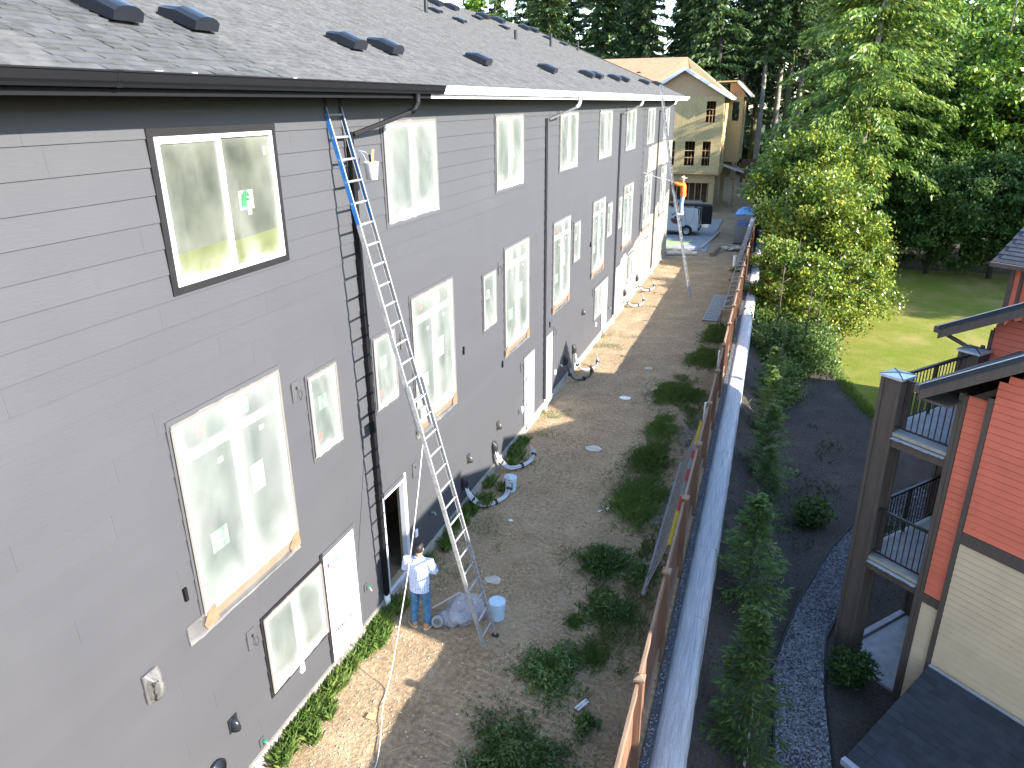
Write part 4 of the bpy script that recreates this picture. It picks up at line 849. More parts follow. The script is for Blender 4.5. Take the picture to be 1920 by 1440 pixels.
def person(name_label, loc, rotz, shoulders, elbows, wrists, hips, knees, ankles, head_c, neck_b, shirt_m, trouser_m, shoe_m, hat=False, sleeve=1.0, hairm=HAIR, hem=.80, toes=((-.2, 1), (.2, 1)), handm=None):
    p = thing('person', name_label, 'person', loc, rotz)
    hc = Vector(head_c); nb = Vector(neck_b); b = MB(); hp = (Vector(hips[0]) + Vector(hips[1])) / 2
    # body: one surface after the remesh
    b.tube([hp + Vector((0, 0, -.05)), hp + Vector((0, 0, .1)), (hp + nb) / 2, nb - Vector((0, 0, .16)), nb - Vector((0, 0, .02))], [.13, .13, .125, .135, .08], 14)
    b.tube([nb - Vector((0, 0, .06)), nb + (hc - nb) * .35, hc], [.062, .056, .05], 12)
    for z, rx, ry in (): pass
    V_ = []; n = 16; hr = ((-.125, .030, .034), (-.105, .052, .062), (-.07, .066, .082), (-.03, .073, .094), (.015, .076, .098), (.055, .072, .092), (.09, .055, .070), (.108, .025, .032))
    loft(b, [(hc.x, hc.y + (.012 if z < -.06 else 0), hc.z + z, rx, ry) for z, rx, ry in hr], n)
    b.tube([hc + Vector((0, .09, .005)), hc + Vector((0, .112, -.035)), hc + Vector((0, .092, -.045))], [.009, .014, .012], 6)          # nose
    for s in (-1, 1):
        b.tube([hc + Vector((s * .074, -.005, .02)), hc + Vector((s * .084, -.012, -.01)), hc + Vector((s * .076, -.004, -.035))], [.010, .014, .009], 6)   # ear
        b.tube([hc + Vector((s * .018, .094, -.078)), hc + Vector((0, .098, -.077))], .008, 6)                                     # lips
    for i, s in enumerate((-1, 1)):
        b.tube([nb - Vector((-s * .08, 0, .07)), shoulders[i], elbows[i], wrists[i]], [.07, .056, .042, .028], 10)
        f = (Vector(wrists[i]) - Vector(elbows[i])).normalized(); hand(b, wrists[i], f, (0, 0, 1), 1.0, .75, s)
        b.tube([hips[i], knees[i], ankles[i]], [.085, .056, .040], 10); a = Vector(ankles[i]); t = Vector((toes[i][0], toes[i][1], 0)).normalized(); b.tube([a + Vector((0, 0, -.02)) - t * .03, a - Vector((0, 0, .05)) + t * .14], [.04, .032], 8)
    remesh(b.build('body', SKIN, p, world=False), .0085, 1)
    # eyes
    for s in (-1, 1): MB().lathe([(0, -.011), (.008, -.007), (.011, 0), (.008, .007), (0, .011)], 10, (hc.x + s * .03, hc.y + .088, hc.z + .012)).build('eye', PAILW, p, True, False)
    # shirt
    g = MB(); loft(g, [(hp.x, hp.y - .01, hem, .185, .135), (hp.x, hp.y - .005, hem + .10, .190, .140), ((hp.x * .7 + nb.x * .3), (hp.y * .7 + nb.y * .3) - .01, 1.06 + hp.z - .93, .185, .132), ((hp.x * .4 + nb.x * .6), (hp.y * .4 + nb.y * .6) - .015, 1.22 + hp.z - .93, .205, .140), (nb.x, nb.y - .03, nb.z - .11, .205, .130), (nb.x, nb.y - .015, nb.z - .035, .135, .095), (nb.x, nb.y, nb.z + .012, .072, .072)], 22)
    for i, s in enumerate((-1, 1)):
        e = Vector(elbows[i]); wv = Vector(wrists[i]); end = e + (wv - e) * (sleeve - 1.0) if sleeve > 1 else Vector(shoulders[i]).lerp(e, sleeve)
        ps = [nb - Vector((-s * .10, .01, .09)), Vector(shoulders[i]), Vector(shoulders[i]).lerp(e, .55), e, end] if sleeve > 1 else [nb - Vector((-s * .10, .01, .09)), Vector(shoulders[i]), end]
        g.tube(ps, [.09, .082, .074, .066, .054] if sleeve > 1 else [.09, .086, .074], 12)
    wrinkle(remesh(g.build('shirt', shirt_m, p, world=False), .012, 3), .022, .07)
    MB().tube([(nb.x + .074 * math.cos(t), nb.y - .005 + .07 * math.sin(t), nb.z + .012 + .018 * -math.sin(t)) for t in np.linspace(0, 2 * math.pi, 19)], .014, 6).build('collar', shirt_m, p, True, False)
    # trousers
    g = MB(); loft(g, [(hp.x, hp.y, hp.z - .09, .15, .118), (hp.x, hp.y, hp.z + .0, .168, .128), (hp.x, hp.y, hp.z + .10, .160, .118)], 18)
    for i in (0, 1): g.tube([Vector(hips[i]) + Vector((0, 0, .03)), Vector(hips[i]).lerp(Vector(knees[i]), .5), knees[i], Vector(knees[i]).lerp(Vector(ankles[i]), .5), Vector(ankles[i]) - Vector((0, 0, .02))], [.098, .088, .074, .070, .066], 14)
    wrinkle(remesh(g.build('jeans', trouser_m, p, world=False), .012, 3), .022, .06)
    for i in (0, 1):
        a = Vector(ankles[i]); t = Vector((toes[i][0], toes[i][1], 0)).normalized(); q = Vector((-t.y, t.x, 0)); z0 = a.z - .085
        def outline(k, zz): return [a.to_2d().to_3d() + t * x * k + q * y * k + Vector((0, 0, zz)) for x, y in ((-.085, -.028), (-.085, .028), (-.03, .042), (.07, .048), (.15, .040), (.185, .0), (.15, -.042), (.07, -.048), (-.03, -.040))]
        MB().prism(outline(1.06, z0), (0, 0, .028)).build('sole', SOLE, p, world=False)
        s_ = MB(); s_.prism(outline(.98, z0 + .0285), (0, 0, .045)); s_.prism([a.to_2d().to_3d() + t * x + q * y + Vector((0, 0, z0 + .05)) for x, y in ((-.08, -.04), (-.08, .04), (.05, .042), (.05, -.042))], (0, 0, .075)); o = s_.build('shoe', shoe_m, p, world=False); remesh(o, .009, 2)
    if not hat:
        g = MB(); loft(g, [(hc.x, hc.y - .022, hc.z - .055, .066, .066), (hc.x, hc.y - .018, hc.z - .01, .080, .088), (hc.x, hc.y - .006, hc.z + .045, .083, .102), (hc.x, hc.y, hc.z + .09, .068, .086), (hc.x, hc.y, hc.z + .118, .03, .04)], 18); wrinkle(remesh(g.build('hair', hairm, p, world=False), .009, 1), .018, .02)
    else:
        g = MB().lathe([(.20, .0), (.205, .008), (.17, .006), (.10, .012), (.095, .06), (.085, .11), (.06, .125), (0, .12)], 24, (0, 0, 0)); me = g.mesh('hat', STRAWH, True); me.transform(Matrix.Translation(hc + Vector((0, -.02, .035))) @ Matrix.Rotation(-.25, 4, 'X')); put('hat', me, p, False); 
        g = MB().lathe([(.103, .012), (.1, .045)], 24, (0, 0, 0), False); me = g.mesh('hat_band', BLK, True); me.transform(Matrix.Translation(hc + Vector((0, -.02, .035))) @ Matrix.Rotation(-.25, 4, 'X')); put('hat_band', me, p, False)
    return p
man = person('man in blue checked shirt and jeans standing with his back turned by open door', (.86, 9.93, .0), .10,
       ((-.215, .0, 1.42), (.215, .0, 1.42)), ((-.29, .06, 1.15), (.29, .06, 1.15)), ((-.14, .27, 1.10), (.10, .30, 1.13)),
       ((-.095, 0, .92), (.095, 0, .92)), ((-.115, .02, .50), (.105, .02, .50)), ((-.15, -.03, .09), (.125, -.03, .09)),
       (0, .075, 1.625), (0, .025, 1.475), CHECK, JEAN, SHOE, sleeve=.85, hem=.80, toes=((-.75, .66), (.35, .94)))
worker = person('worker in orange shirt and straw hat standing on the far ladder', (2.02, 36.45, 3.96), math.pi / 2,
       ((-.20, .03, 1.40), (.20, .03, 1.40)), ((-.24, .26, 1.42), (.25, .27, 1.40)), ((-.16, .50, 1.50), (.12, .50, 1.52)),
       ((-.09, 0, .92), (.09, 0, .92)), ((-.11, .05, .50), (.10, .03, .50)), ((-.10, .03, .10), (.10, .0, .10)),
       (0, .06, 1.63), (0, .03, 1.47), ORANGE, mat('pale_denim', (.18, .25, .36), .85, .15, 12), PAILW, hat=True, sleeve=1.75, hem=.86)
tag(MB().tube([(1.50, 36.55, 5.50), (.9, 35.9, 5.7), (.30, 35.2, 5.98)], .012, 6).build('spray_wand', ALUD), 'long thin spray wand held by the worker against the wall', 'spray wand')

# ------------------------------------------------------------------ van and portable toilets
VN = thing('work_van', 'white work van with dark round logo and loaded roof rack', 'van', (-1.5, 55.2, 0))
prof = [(1.22, .42), (1.24, 1.2), (1.14, 1.92), (1.0, 1.99), (-2.9, 2.02), (-3.25, 1.95), (-3.85, 1.25), (-4.75, 1.05), (-4.9, .8), (-4.9, .40)]
arch = lambda cx: [(cx + .42 * math.cos(t), .38 + .42 * math.sin(t)) for t in np.linspace(math.pi, 0, 9)]
side = prof + arch(-3.9) + arch(.43)
MB().prism([(x, 54.2, z) for x, z in side], (0, 1.95, 0)).build('van_body', VANW, VN, bevel=.03)
for cx in (.43, -3.9):
    for y0 in (54.22, 55.9):
        wl = MB().lathe([(.0, 0), (.2, 0), (.30, -.01), (.355, .02), (.36, .12), (.36, .2), (.3, .225), (0, .22)], 26); me = wl.mesh('wheel', TYRE, False); me.transform(Matrix.Translation((cx, y0, .37)) @ Matrix.Rotation(-math.pi / 2, 4, 'X')); wo = put('wheel', me, VN)
        rm = MB().lathe([(0, -.015), (.05, -.02), (.07, .0), (.17, .005), (.20, -.02), (.21, .0)], 20); me = rm.mesh('rim', RIM, True); me.transform(Matrix.Translation((cx, y0 - .008, .37)) @ Matrix.Rotation(-math.pi / 2, 4, 'X')); put('rim', me, wo)
MB().box(1.15, 1.32, 54.28, 56.05, .42, .58).build('rear_bumper', BLK, VN, bevel=.02)
rd = MB().box(1.245, 1.29, 54.24, 55.1, .6, 1.92).build('rear_door', VANW, VN, bevel=.02); MB().box(1.291, 1.30, 54.34, 55.0, 1.25, 1.75).build('rear_window', DGLASS, rd)
MB().bar((1.26, 56.12, 1.25), (1.95, 56.5, 1.25), .05, 1.3).build('rear_door', BLK, VN); MB().box(.6, 1.245, 55.15, 56.0, .62, 1.9).build('cargo_dark', BLK, VN)  # open door and cargo box coloured black for the shaded van rear
MB().box(1.21, 1.265, 54.19, 54.25, 1.0, 1.35).build('tail_light', RED, VN)
MB().add([(-3.25, 54.195, 1.3), (-3.72, 54.195, 1.3), (-3.3, 54.195, 1.85), (-2.6, 54.195, 1.85), (-2.6, 54.195, 1.3)], [(1, 0, 4, 3, 2)]).build('cab_window', DGLASS, VN)
for x in (-2.4, -.7, .9): MB().box(x, x + .05, 54.15, 56.2, 2.02, 2.1).build('rack_bar', BLK, VN)
tag(MB().tube([(-3.0, 54.4, 2.20), (2.05, 54.35, 2.20)], .10, 10).build('pipe_carrier', BLK), 'long black pipe carrier on the roof rack of the white van', 'pipe')
tag(MB().bar((-3.2, 54.9, 2.18), (1.5, 54.9, 2.18), .42, .14).build('rack_load', mat('rack_ladder', (.06, .065, .07), .6)), 'dark folded ladder strapped onto the roof rack of the van', 'ladder')
tag(MB().tube(smooth_path([(.25, 54.17, 1.98), (.3, 54.17, 1.4), (.42, 54.17, .95), (.62, 54.17, .9), (.85, 54.17, 1.3), (.92, 54.17, 1.98)]), .008, 5).build('strap', INK), 'thin loose strap hanging down the side of the white van', 'strap')
# round emblem with lettering on the van side
NAVY = mat('logo_navy', (.012, .02, .07), .5); VBR = mat('logo_brown', (.055, .03, .03), .5)
def on_van(x, z, rot=0, y=54.186): return Matrix.Translation((x, y, z)) @ Matrix(((1, 0, 0, 0), (0, 0, -1, 0), (0, 1, 0, 0), (0, 0, 0, 1))) @ Matrix.Rotation(rot, 4, 'Z')
ex, ez, er = -.33, 1.28, .36
mb = MB(); ps = [(ex + er * math.cos(t), 54.192, ez - .05 + er * .95 * math.sin(t)) for t in np.linspace(math.pi, 2 * math.pi, 19)]; mb.poly(ps); mb.build('logo_disc', VBR, VN)
mb = MB(); mb.tube([(ex + er * 1.06 * math.cos(t), 54.19, ez - .06 + er * 1.02 * math.sin(t)) for t in np.linspace(math.pi, 2 * math.pi, 19)], .012, 5); mb.poly([(ex - .2, 54.190, ez - .03), (ex + .2, 54.190, ez - .03), (ex + .06, 54.190, ez + .16), (ex, 54.190, ez + .09), (ex - .06, 54.190, ez + .14)]); mb.build('logo_hill', NAVY, VN)
for ch, t in (('R', 2.45), ('A', 2.05), ('E', 1.05), ('R', .65)):
    text_obj(ch, .19, NAVY, VN, on_van(ex + er * .82 * math.cos(t + .16), ez + er * .82 * math.sin(t + .16), t - math.pi / 2), bold=.006)
def toilet(x, y, label, sign):
    t = thing('portable_toilet', label, 'portable toilet', (x, y, 0))
    mb = MB(); mb.box(0, 1.12, 0, 1.12, .08, 2.02); mb.build('cabin', POT, t, world=False, bevel=.03)
    MB().box(-.03, 1.15, -.03, 1.15, .0, .08).build('base', BLK, t, world=False)
    for k in range(5): MB().box(.06, 1.06, -.012, -.001, .25 + k * .34, .27 + k * .34).build('rib', POT, t, world=False)
    vs = []; n = 9
    for j in range(n):
        for k in range(n):
            u, v = j / (n - 1), k / (n - 1); vs.append((-.04 + 1.20 * u, -.04 + 1.20 * v, 2.02 + .20 * (math.sin(math.pi * u) ** .7 * math.sin(math.pi * v) ** .7) + (.05 if .2 < u < .8 and .2 < v < .8 else 0)))
    fs = [(j * n + k, (j + 1) * n + k, (j + 1) * n + k + 1, j * n + k + 1) for j in range(n - 1) for k in range(n - 1)]; bs = len(vs); vs += [(-.04, -.04, 1.96), (1.16, -.04, 1.96), (1.16, 1.16, 1.96), (-.04, 1.16, 1.96)]
    fs += [tuple([j * n for j in range(n)][::-1] + [bs, bs + 1]), tuple([n - 1 + j * n for j in range(n)] + [bs + 2, bs + 3]), tuple(list(range(n)) + [bs + 3, bs]), tuple([(n - 1) * n + k for k in range(n)][::-1] + [bs + 1, bs + 2])]
    MB().add(vs, fs).build('roof', POTB, t, world=False); MB().tube([(.95, .3, 2.05), (.95, .3, 2.32)], .05, 8).build('vent_pipe', POTB, t, world=False)
    MB().box(-.012, -.001, .2, .92, .2, 1.9).build('door', POT, t, world=False)
    if sign:
        s = MB().box(.2, .86, -.018, -.0125, 1.28, 1.60).build('sign', mat('sign_blue', (.02, .07, .32), .5), t, world=False); mb = MB()
        for k in range(7): mb.box(.25 + k * .083, .30 + k * .083, -.021, -.0185, 1.46 + .02 * (k % 2), 1.55)
        for k in range(4): mb.box(.36 + k * .09, .42 + k * .09, -.021, -.0185, 1.32, 1.38)
        mb.build('sign_print', PAPER, t, world=False)
toilet(3.85, 52.0, 'grey portable toilet with blue sign and blue roof beside the fence', True); toilet(3.88, 53.3, 'grey portable toilet without sign behind the one with the blue sign', False)

# ------------------------------------------------------------------ house under construction
OH = thing('unfinished_house', 'unfinished three storey house sheathed in bare wood panels', 'house', (-4, 70, 0))
YF = 66.6; XR = 1.42
F_open = [(.03, .76, 7.4, 9.05), (-2.95, -2.35, 3.95, 5.9), (-1.5, -.68, 3.95, 5.9), (-.05, .60, 3.95, 5.9), (-5.9, -5.2, 3.95, 5.9), (-4.8, -4.0, 7.4, 9.0)]
def panels(plane, u0, u1, z0, z1, opens, f, m=OSB, step=1.22, hgt=2.44):
    u = u0
    while u < u1 - .01:
        z = z0
        while z < z1 - .01:
            rs = [(u + .004, min(u + step, u1) - .004, z + .004, min(z + hgt, z1) - .004)]
            for o in opens: rs = minus(rs, o)
            if rs:
                mb = MB()
                for a, b, c, d in rs: f(mb, a, b, c, d)
                mb.build('sheathing_panel', m, OH)
            z += hgt
        u += step
fr = lambda mb, a, b, c, d: mb.box(a, b, YF, YF + .03, c, d)
panels('front', -8, XR, 3.35, 9.4, F_open, fr)
panels('ground', -8, XR - .3, 0, 3.3, [(-2.6, .66, .85, 2.46), (-7, -4, .2, 2.5)], lambda mb, a, b, c, d: mb.box(a, b, YF + .6, YF + .63, c, d), OSB)
sd = lambda mb, a, b, c, d: mb.box(XR - .03, XR, a, b, c, d)
panels('side', YF + .035, YF + 5.6, 3.35, 9.4, [(YF + .9, YF + 2.1, 7.4, 9.0), (YF + .9, YF + 1.9, 3.95, 5.9)], sd); panels('side', YF + .64, YF + 5.6, 0, 3.3, [], lambda mb, a, b, c, d: mb.box(XR - .33, XR - .3, a, b, c, d))
MB().box(-8, XR, YF, YF + .62, 3.24, 3.34).build('overhang_soffit', STUD, OH)
for z in (3.2, 6.2): MB().box(-8, XR - .05, YF + .7, YF + 8, z - .15, z + .1).build('floor_deck', STUD, OH)
# wing stepping out to the right, farther back
YW = YF + 5.65; XW = 2.65
panels('wing', XR - .03, XW, 3.9, 9.4, [(1.75, 2.35, 7.4, 9.0)], lambda mb, a, b, c, d: mb.box(a, b, YW, YW + .03, c, d)); panels('wing', YW + .035, YW + 6, 3.9, 9.4, [(YW + 1.2, YW + 2.2, 7.0, 9.0)], lambda mb, a, b, c, d: mb.box(XW - .03, XW, a, b, c, d))
panels('wing', XR - .3, 2.0, 0, 3.85, [(1.5, 2.0, .2, 2.4)], lambda mb, a, b, c, d: mb.box(a, b, YW + 1.5, YW + 1.53, c, d)); MB().bar((2.45, YW + .1, 0), (2.45, YW + .1, 3.0), .14, .14).build('porch_post', PLYY, OH)
MB().prism([(1.4, YW - .5, 3.75), (3.25, YW - .5, 3.15), (3.25, YW - .5, 3.0), (1.4, YW - .5, 3.55)], (0, 1.9, 0)).build('porch_roof', PRIME, OH); MB().quad((1.39, YW - .52, 3.77), (3.27, YW - .52, 3.17), (3.27, YW + 1.42, 3.17), (1.39, YW + 1.42, 3.77)).build('porch_deck', PLY, OH)
# studs in the openings and a dark interior
for a, b, c, d in F_open:
    for zz in (c + (d - c) * .33, c + (d - c) * .62): MB().box(a, b, YF + .04, YF + .1, zz - .03, zz + .03).build('window_rail', PLYY, OH)
    MB().box(a - .06, a - .005, YF + .035, YF + .1, c, d).build('jack_stud', PLY, OH); MB().box(b + .005, b + .06, YF + .035, YF + .1, c, d).build('jack_stud', PLY, OH)
    for k in range(3): MB().box(a + .1 + k * .22, a + .14 + k * .22, YF + 1.6 + .5 * k, YF + 1.7 + .5 * k, c - .3, d + .3).build('inner_stud', STUD, OH)
for k in range(7): MB().box(-2.6 + k * .52, -2.55 + k * .52, YF + .95, YF + 1.05, .1, 2.5).build('inner_stud', STUD, OH)
MB().box(-2.6, .66, YF + 2.6, YF + 2.65, 0, 2.9).build('inner_wall', ROOM, OH); MB().box(-2.3, .2, YF + .66, YF + 1.6, .85, .93).build('board_pile', OLDW, OH)
for z0, z1 in ((3.35, 6.0), (6.35, 9.3)): MB().box(-7.5, XR - .1, YF + 4.6, YF + 4.7, z0, z1).build('inner_wall', ROOM, OH)
MB().box(-16, -8.02, YF, YF + 8, 0, 9.4).build('left_wing', OSB, OH)
# roof: ridge along x, cross gable to the front
PKX, PKZ = -1.88, 11.62; EZ2 = 9.42
def slab(mb, p, t=.12):
    q = [(x, y, z - t) for x, y, z in p]; n = len(p); mb.add(list(p) + q, [tuple(range(n)), tuple(range(2 * n - 1, n - 1, -1))] + [(i, n + i, n + (i + 1) % n, (i + 1) % n) for i in range(n)])
RZ, RY = 12.75, YF + 6.2; RXE = -2.55
o = MB(); slab(o, [(-17, YF - .5, EZ2), (-5.6, YF - .5, EZ2), (PKX - .2, RY - 1.9, PKZ + .03), (RXE, RY, RZ), (-17, RY, RZ)]); o.build('roof_deck', PLY, OH)
o = MB(); slab(o, [(PKX, YF - .55, PKZ), (1.92, YF - .55, EZ2 - .02), (1.92, YF + 5.4, EZ2 - .02), (RXE, RY, RZ), (PKX - .1, RY - 1.8, PKZ + .02)]); o.build('roof_deck', PLYY, OH)
o = MB(); slab(o, [(-5.65, YF - .55, EZ2 - .02), (PKX - .004, YF - .55, PKZ), (PKX - .1, RY - 1.8, PKZ + .02)]); o.build('roof_deck', PLY, OH)
o = MB(); slab(o, [(RXE, RY + .02, RZ), (1.92, YF + 5.45, EZ2 - .02), (1.92, RY + 6, EZ2 - .02), (-17, RY + 6.6, EZ2), (-17, RY + .02, RZ)]); o.build('roof_deck', PLYY, OH)
mb = MB(); mb.prism([(-5.4, YF + .005, 9.4), (1.62, YF + .005, 9.4), (PKX, YF + .005, 11.45)], (0, .03, 0)); mb.build('gable_panel', mat('gable_osb', (.30, .20, .12), .85, .25, 16, col2=(.40, .27, .16)), OH)
MB().bar((PKX, YF - .57, PKZ - .08), (1.95, YF - .57, EZ2 - .12), .06, .24).build('rake_fascia', PRIME, OH); MB().bar((PKX, YF - .575, PKZ - .08), (-5.7, YF - .575, EZ2 - .12), .06, .24).build('rake_fascia', PRIME, OH); MB().box(1.93, 1.99, YF - .5, YF + 5.4, EZ2 - .26, EZ2 - .04).build('eave_fascia', PRIME, OH)
# small gable of the wing
o = MB(); slab(o, [(2.05, YW - .4, 10.75), (3.35, YW - .4, 9.5), (3.35, YW + 6, 9.5), (2.05, YW + 6, 10.75)]); o.build('roof_deck', PLYY, OH); o = MB(); slab(o, [(.2, YW - .4, 10.7), (2.04, YW - .4, 10.75), (2.04, YW + 6, 10.75), (.2, YW + 6, 10.7)]); o.build('roof_deck', PLYY, OH)
MB().bar((2.05, YW - .42, 10.66), (3.38, YW - .42, 9.40), .05, .22).build('rake_fascia', PRIME, OH); MB().prism([(1.4, YW - .01, 9.4), (2.9, YW - .01, 9.4), (2.05, YW - .01, 10.55), (1.4, YW - .01, 10.55)], (0, .03, 0)).build('gable_panel', PLY, OH)
for x, y in ((-6.5, YF + 3.5), (-8.6, YF + 2.8), (-1.4, RY - .6)):
    z = EZ2 + (RZ - EZ2) * (y - YF + .5) / 6.7; MB().box(x, x + .28, y, y + .25, z - .05, z + .12).build('roof_hole', BLK, OH)
MB().tube([(.4, YF + 2.6, 10.2), (.4, YF + 2.6, 10.75)], .05, 8).build('vent_pipe', BLK, OH)
# rear fence, block wall, far car
RF = thing('rear_fence', 'dark brown board fence stepping down behind the unfinished house', 'fence', (4, 85.5, 0))
for (x0, x1, y0, y1, h) in ((2.4, 4.3, 85, 85.6, 3.3), (4.32, 5.6, 85.6, 88, 2.7), (5.62, 6.8, 88, 93, 2.3)):
    d_ = Vector((x1 - x0, y1 - y0, 0)); L_ = d_.length; d_.normalize(); k = 0.0; MB().bar((x0, y0 + .06, h - .3), (x1, y1 + .06, h - .3), .05, .1).build('rail', CEDAR, RF)
    while k < L_ - .02:
        q = Vector((x0, y0, 0)) + d_ * (k + .07); MB().bar(q, q + Vector((0, 0, h + random.uniform(-.02, .02))), .15, .02, (-d_.y, d_.x, 0)).build('board', CEDAR, RF); k += .153
BW = thing('stacked_blocks', 'low stack of grey concrete blocks against the rear fence', 'concrete blocks', (4, 83.5, 0))
for r_ in range(2):
    for k in range(5): MB().box(2.3 + k * .83 + .4 * r_ * .5, 3.1 + k * .83 + .4 * r_ * .5, 82.6 + r_ * .3, 83.3 + r_ * .3, r_ * .52, r_ * .52 + .5).build('block', CONC, BW, bevel=.02)
CR = thing('parked_car', 'small grey red car half hidden in shade under the far trees', 'car', (9.8, 150, -.3))
car = [(-2.1, .3), (-2.15, .7), (-1.5, .85), (-.9, 1.35), (.7, 1.4), (1.5, .95), (2.1, .85), (2.15, .35)]
MB().prism([(9.8 + x, 149.2, -.3 + z) for x, z in car], (0, 1.7, 0)).build('car_body', mat('car_silver', (.35, .35, .38), .3, coat=.5), CR, bevel=.05); MB().prism([(9.8 + x, 149.19, -.3 + z) for x, z in ((-1.35, .88), (-.85, 1.3), (.65, 1.34), (1.2, .93))], (0, .005, 0)).build('side_window', DGLASS, CR); MB().box(8.9, 10.5, 149.17, 149.185, .25, .5).build('red_panel', RED, CR)
for x in (8.5, 11.2): me = MB().lathe([(0, 0), (.3, 0), (.3, .2), (0, .2)], 18).mesh('wheel', TYRE); me.transform(Matrix.Translation((x, 149.12, 0)) @ Matrix.Rotation(-math.pi / 2, 4, 'X')); put('wheel', me, CR)
# ------------------------------------------------------------------ condominium on the right
CO = thing('condominium', 'red and cream condominium with brown trim, balconies and dark roofs', 'condominium', (8.62, 14.75, 0), math.radians(-40))
GZ = -2.6
def cb(name, m, *b, bevel=0, parent=None): return MB().box(*b).build(name, m, parent or CO, world=False, bevel=bevel)
def column(u0, v0, z1, w_=.42):
    c = cb('column', BROWN, u0 + .03, u0 + w_ - .03, v0 + .03, v0 + w_ - .03, GZ - .1, z1)
    for a, b in ((u0, v0), (u0 + w_ - .07, v0), (u0, v0 + w_ - .07), (u0 + w_ - .07, v0 + w_ - .07)): cb('corner_board', BROWN, a, a + .07, b, b + .07, GZ - .1, z1 - .002, parent=c)
    cp = MB(); cp.box(u0 - .03, u0 + w_ + .03, v0 - .03, v0 + w_ + .03, z1 + .002, z1 + .05); m_ = (u0 + w_ / 2, v0 + w_ / 2, z1 + .085)
    e = [(u0 - .03, v0 - .03, z1 + .051), (u0 + w_ + .03, v0 - .03, z1 + .051), (u0 + w_ + .03, v0 + w_ + .03, z1 + .051), (u0 - .03, v0 + w_ + .03, z1 + .051)]
    for k in range(4): cp.add([e[k], e[(k + 1) % 4], m_], [(0, 1, 2)])
    cp.build('cap', FLASH, c, world=False)
    for k in (0, 1): MB().bar((e[k][0], e[k][1], e[k][2] + .004), (e[k + 2][0], e[k + 2][1], e[k + 2][2] + .004), .02, .004).build('cap_seam', RAIL, c, world=False) if False else None
    mb = MB()
    for k in range(4): mb.bar((e[k][0], e[k][1], e[k][2] + .003), (m_[0], m_[1], m_[2] + .004), .022, .006)
    mb.build('cap_seam', RAIL, c, world=False); return c
column(-.22, .0, 4.06); column(-.22, 2.6, 4.1)
for zt in (3.0, .21):
    d = cb('deck', DECK, -.12, 2.2, .10, 2.95, zt - .12, zt); cb('beam', BROWN, .2, 1.30, .03, .095, zt - .29, zt - .06, parent=d); cb('deck_nosing', mat('nosing', (.40, .36, .29), .8) if 'nosing' not in MATS else MATS['nosing'], .2, 1.30, .02, .099, zt - .055, zt + .01, parent=d)
    fl = MB(); n = 22
    for k in range(n):
        a = .205 + k * 1.05 / n; r1 = random.uniform(-.02, .0); fl.add([(a, -.045 + r1, zt - .10), (a + 1.05 / n, -.045 + r1 + random.uniform(-.006, .006), zt - .10), (a + 1.05 / n, .03, zt - .085), (a, .03, zt - .085)], [(0, 1, 2, 3)])
    fl.build('drip_flashing', FLASH, d, world=False); cb('beam', BROWN, -.15, -.05, .42, 2.6, zt - .29, zt - .121, parent=d)
    r = MB().bar((.16, .13, zt + 1.06), (1.31, .13, zt + 1.06), .055, .05).build('railing', RAIL, CO, world=False); MB().bar((.16, .13, zt + .10), (1.31, .13, zt + .10), .03, .03).build('bottom_rail', RAIL, r, world=False)
    for k in range(10): MB().bar((.25 + k * .113, .13, zt + .1), (.25 + k * .113, .13, zt + 1.04), .016, .016).build('baluster', RAIL, r, world=False)
    r = MB().bar((.0, .40, zt + 1.06), (.0, 2.62, zt + 1.06), .055, .05).build('railing', RAIL, CO, world=False); MB().bar((0, .40, zt + .10), (0, 2.62, zt + .10), .03, .03).build('bottom_rail', RAIL, r, world=False)
    MB().bar((0, 1.5, zt), (0, 1.5, zt + 1.04), .05, .05).build('rail_post', RAIL, r, world=False)
    for k in range(19): MB().bar((0, .50 + k * .113, zt + .1), (0, .50 + k * .113, zt + 1.04), .016, .016).build('baluster', RAIL, r, world=False)
cb('patio', DECK, -.1, 1.3, .1, 2.95, GZ - .1, GZ + .05); cb('patio_step', DECK, -.25, -.12, .5, 2.6, GZ - .05, GZ + .12)
MB().lathe([(.20, 0), (.17, .3), (.13, .9), (.13, 2.4)], 16, (1.02, 1.5, GZ + .05)).build('pillar', mat('beige_pillar', (.50, .42, .34), .8), CO, True, False)
# walls
WCORE = mat('wall_core', (.08, .05, .04), .9)
MB().prism([(1.34, .03, GZ - .5), (7.9, .03, GZ - .5), (7.9, .03, 4.1), (4.6, .03, 6.4), (1.34, .03, 4.1)], (0, 3.5, 0)).build('wall_core', WCORE, CO, world=False)
RK = lambda u: 4.28 + .65 * (min(u, 9.2 - u) - .86)
EXS = .132
def lap(name, m, u0, u1, z0, z1, v, thick=.022):
    z = z0
    while z < z1 - .01:
        t = min(z + EXS, z1); tb = t - .011; ua, ub = u0, u1
        if t > 4.1: s = .86 + (t + .27 - 4.28) / .65; ua, ub = max(u0, s), min(u1, 9.2 - s)
        if ub - ua > .05: MB().hexa([(ua, v, z), (ua, v - thick, z), (ub, v - thick, z), (ub, v, z), (ua, v, tb), (ua, v - thick * .35, tb), (ub, v - thick * .35, tb), (ub, v, tb)]).build(name, m, CO, world=False)
        z = t
lap('siding_board', REDS, 1.42, 1.79, .08, 4.2, .03); lap('siding_board', CREAM, 1.42, 1.79, GZ, -.12, .03); cb('band_board', BROWN, 1.42, 1.79, -.02, .03, -.11, .07)
cb('wall_bump', WCORE, 1.80, 7.9, -.075, .031, GZ - .5, 4.3)
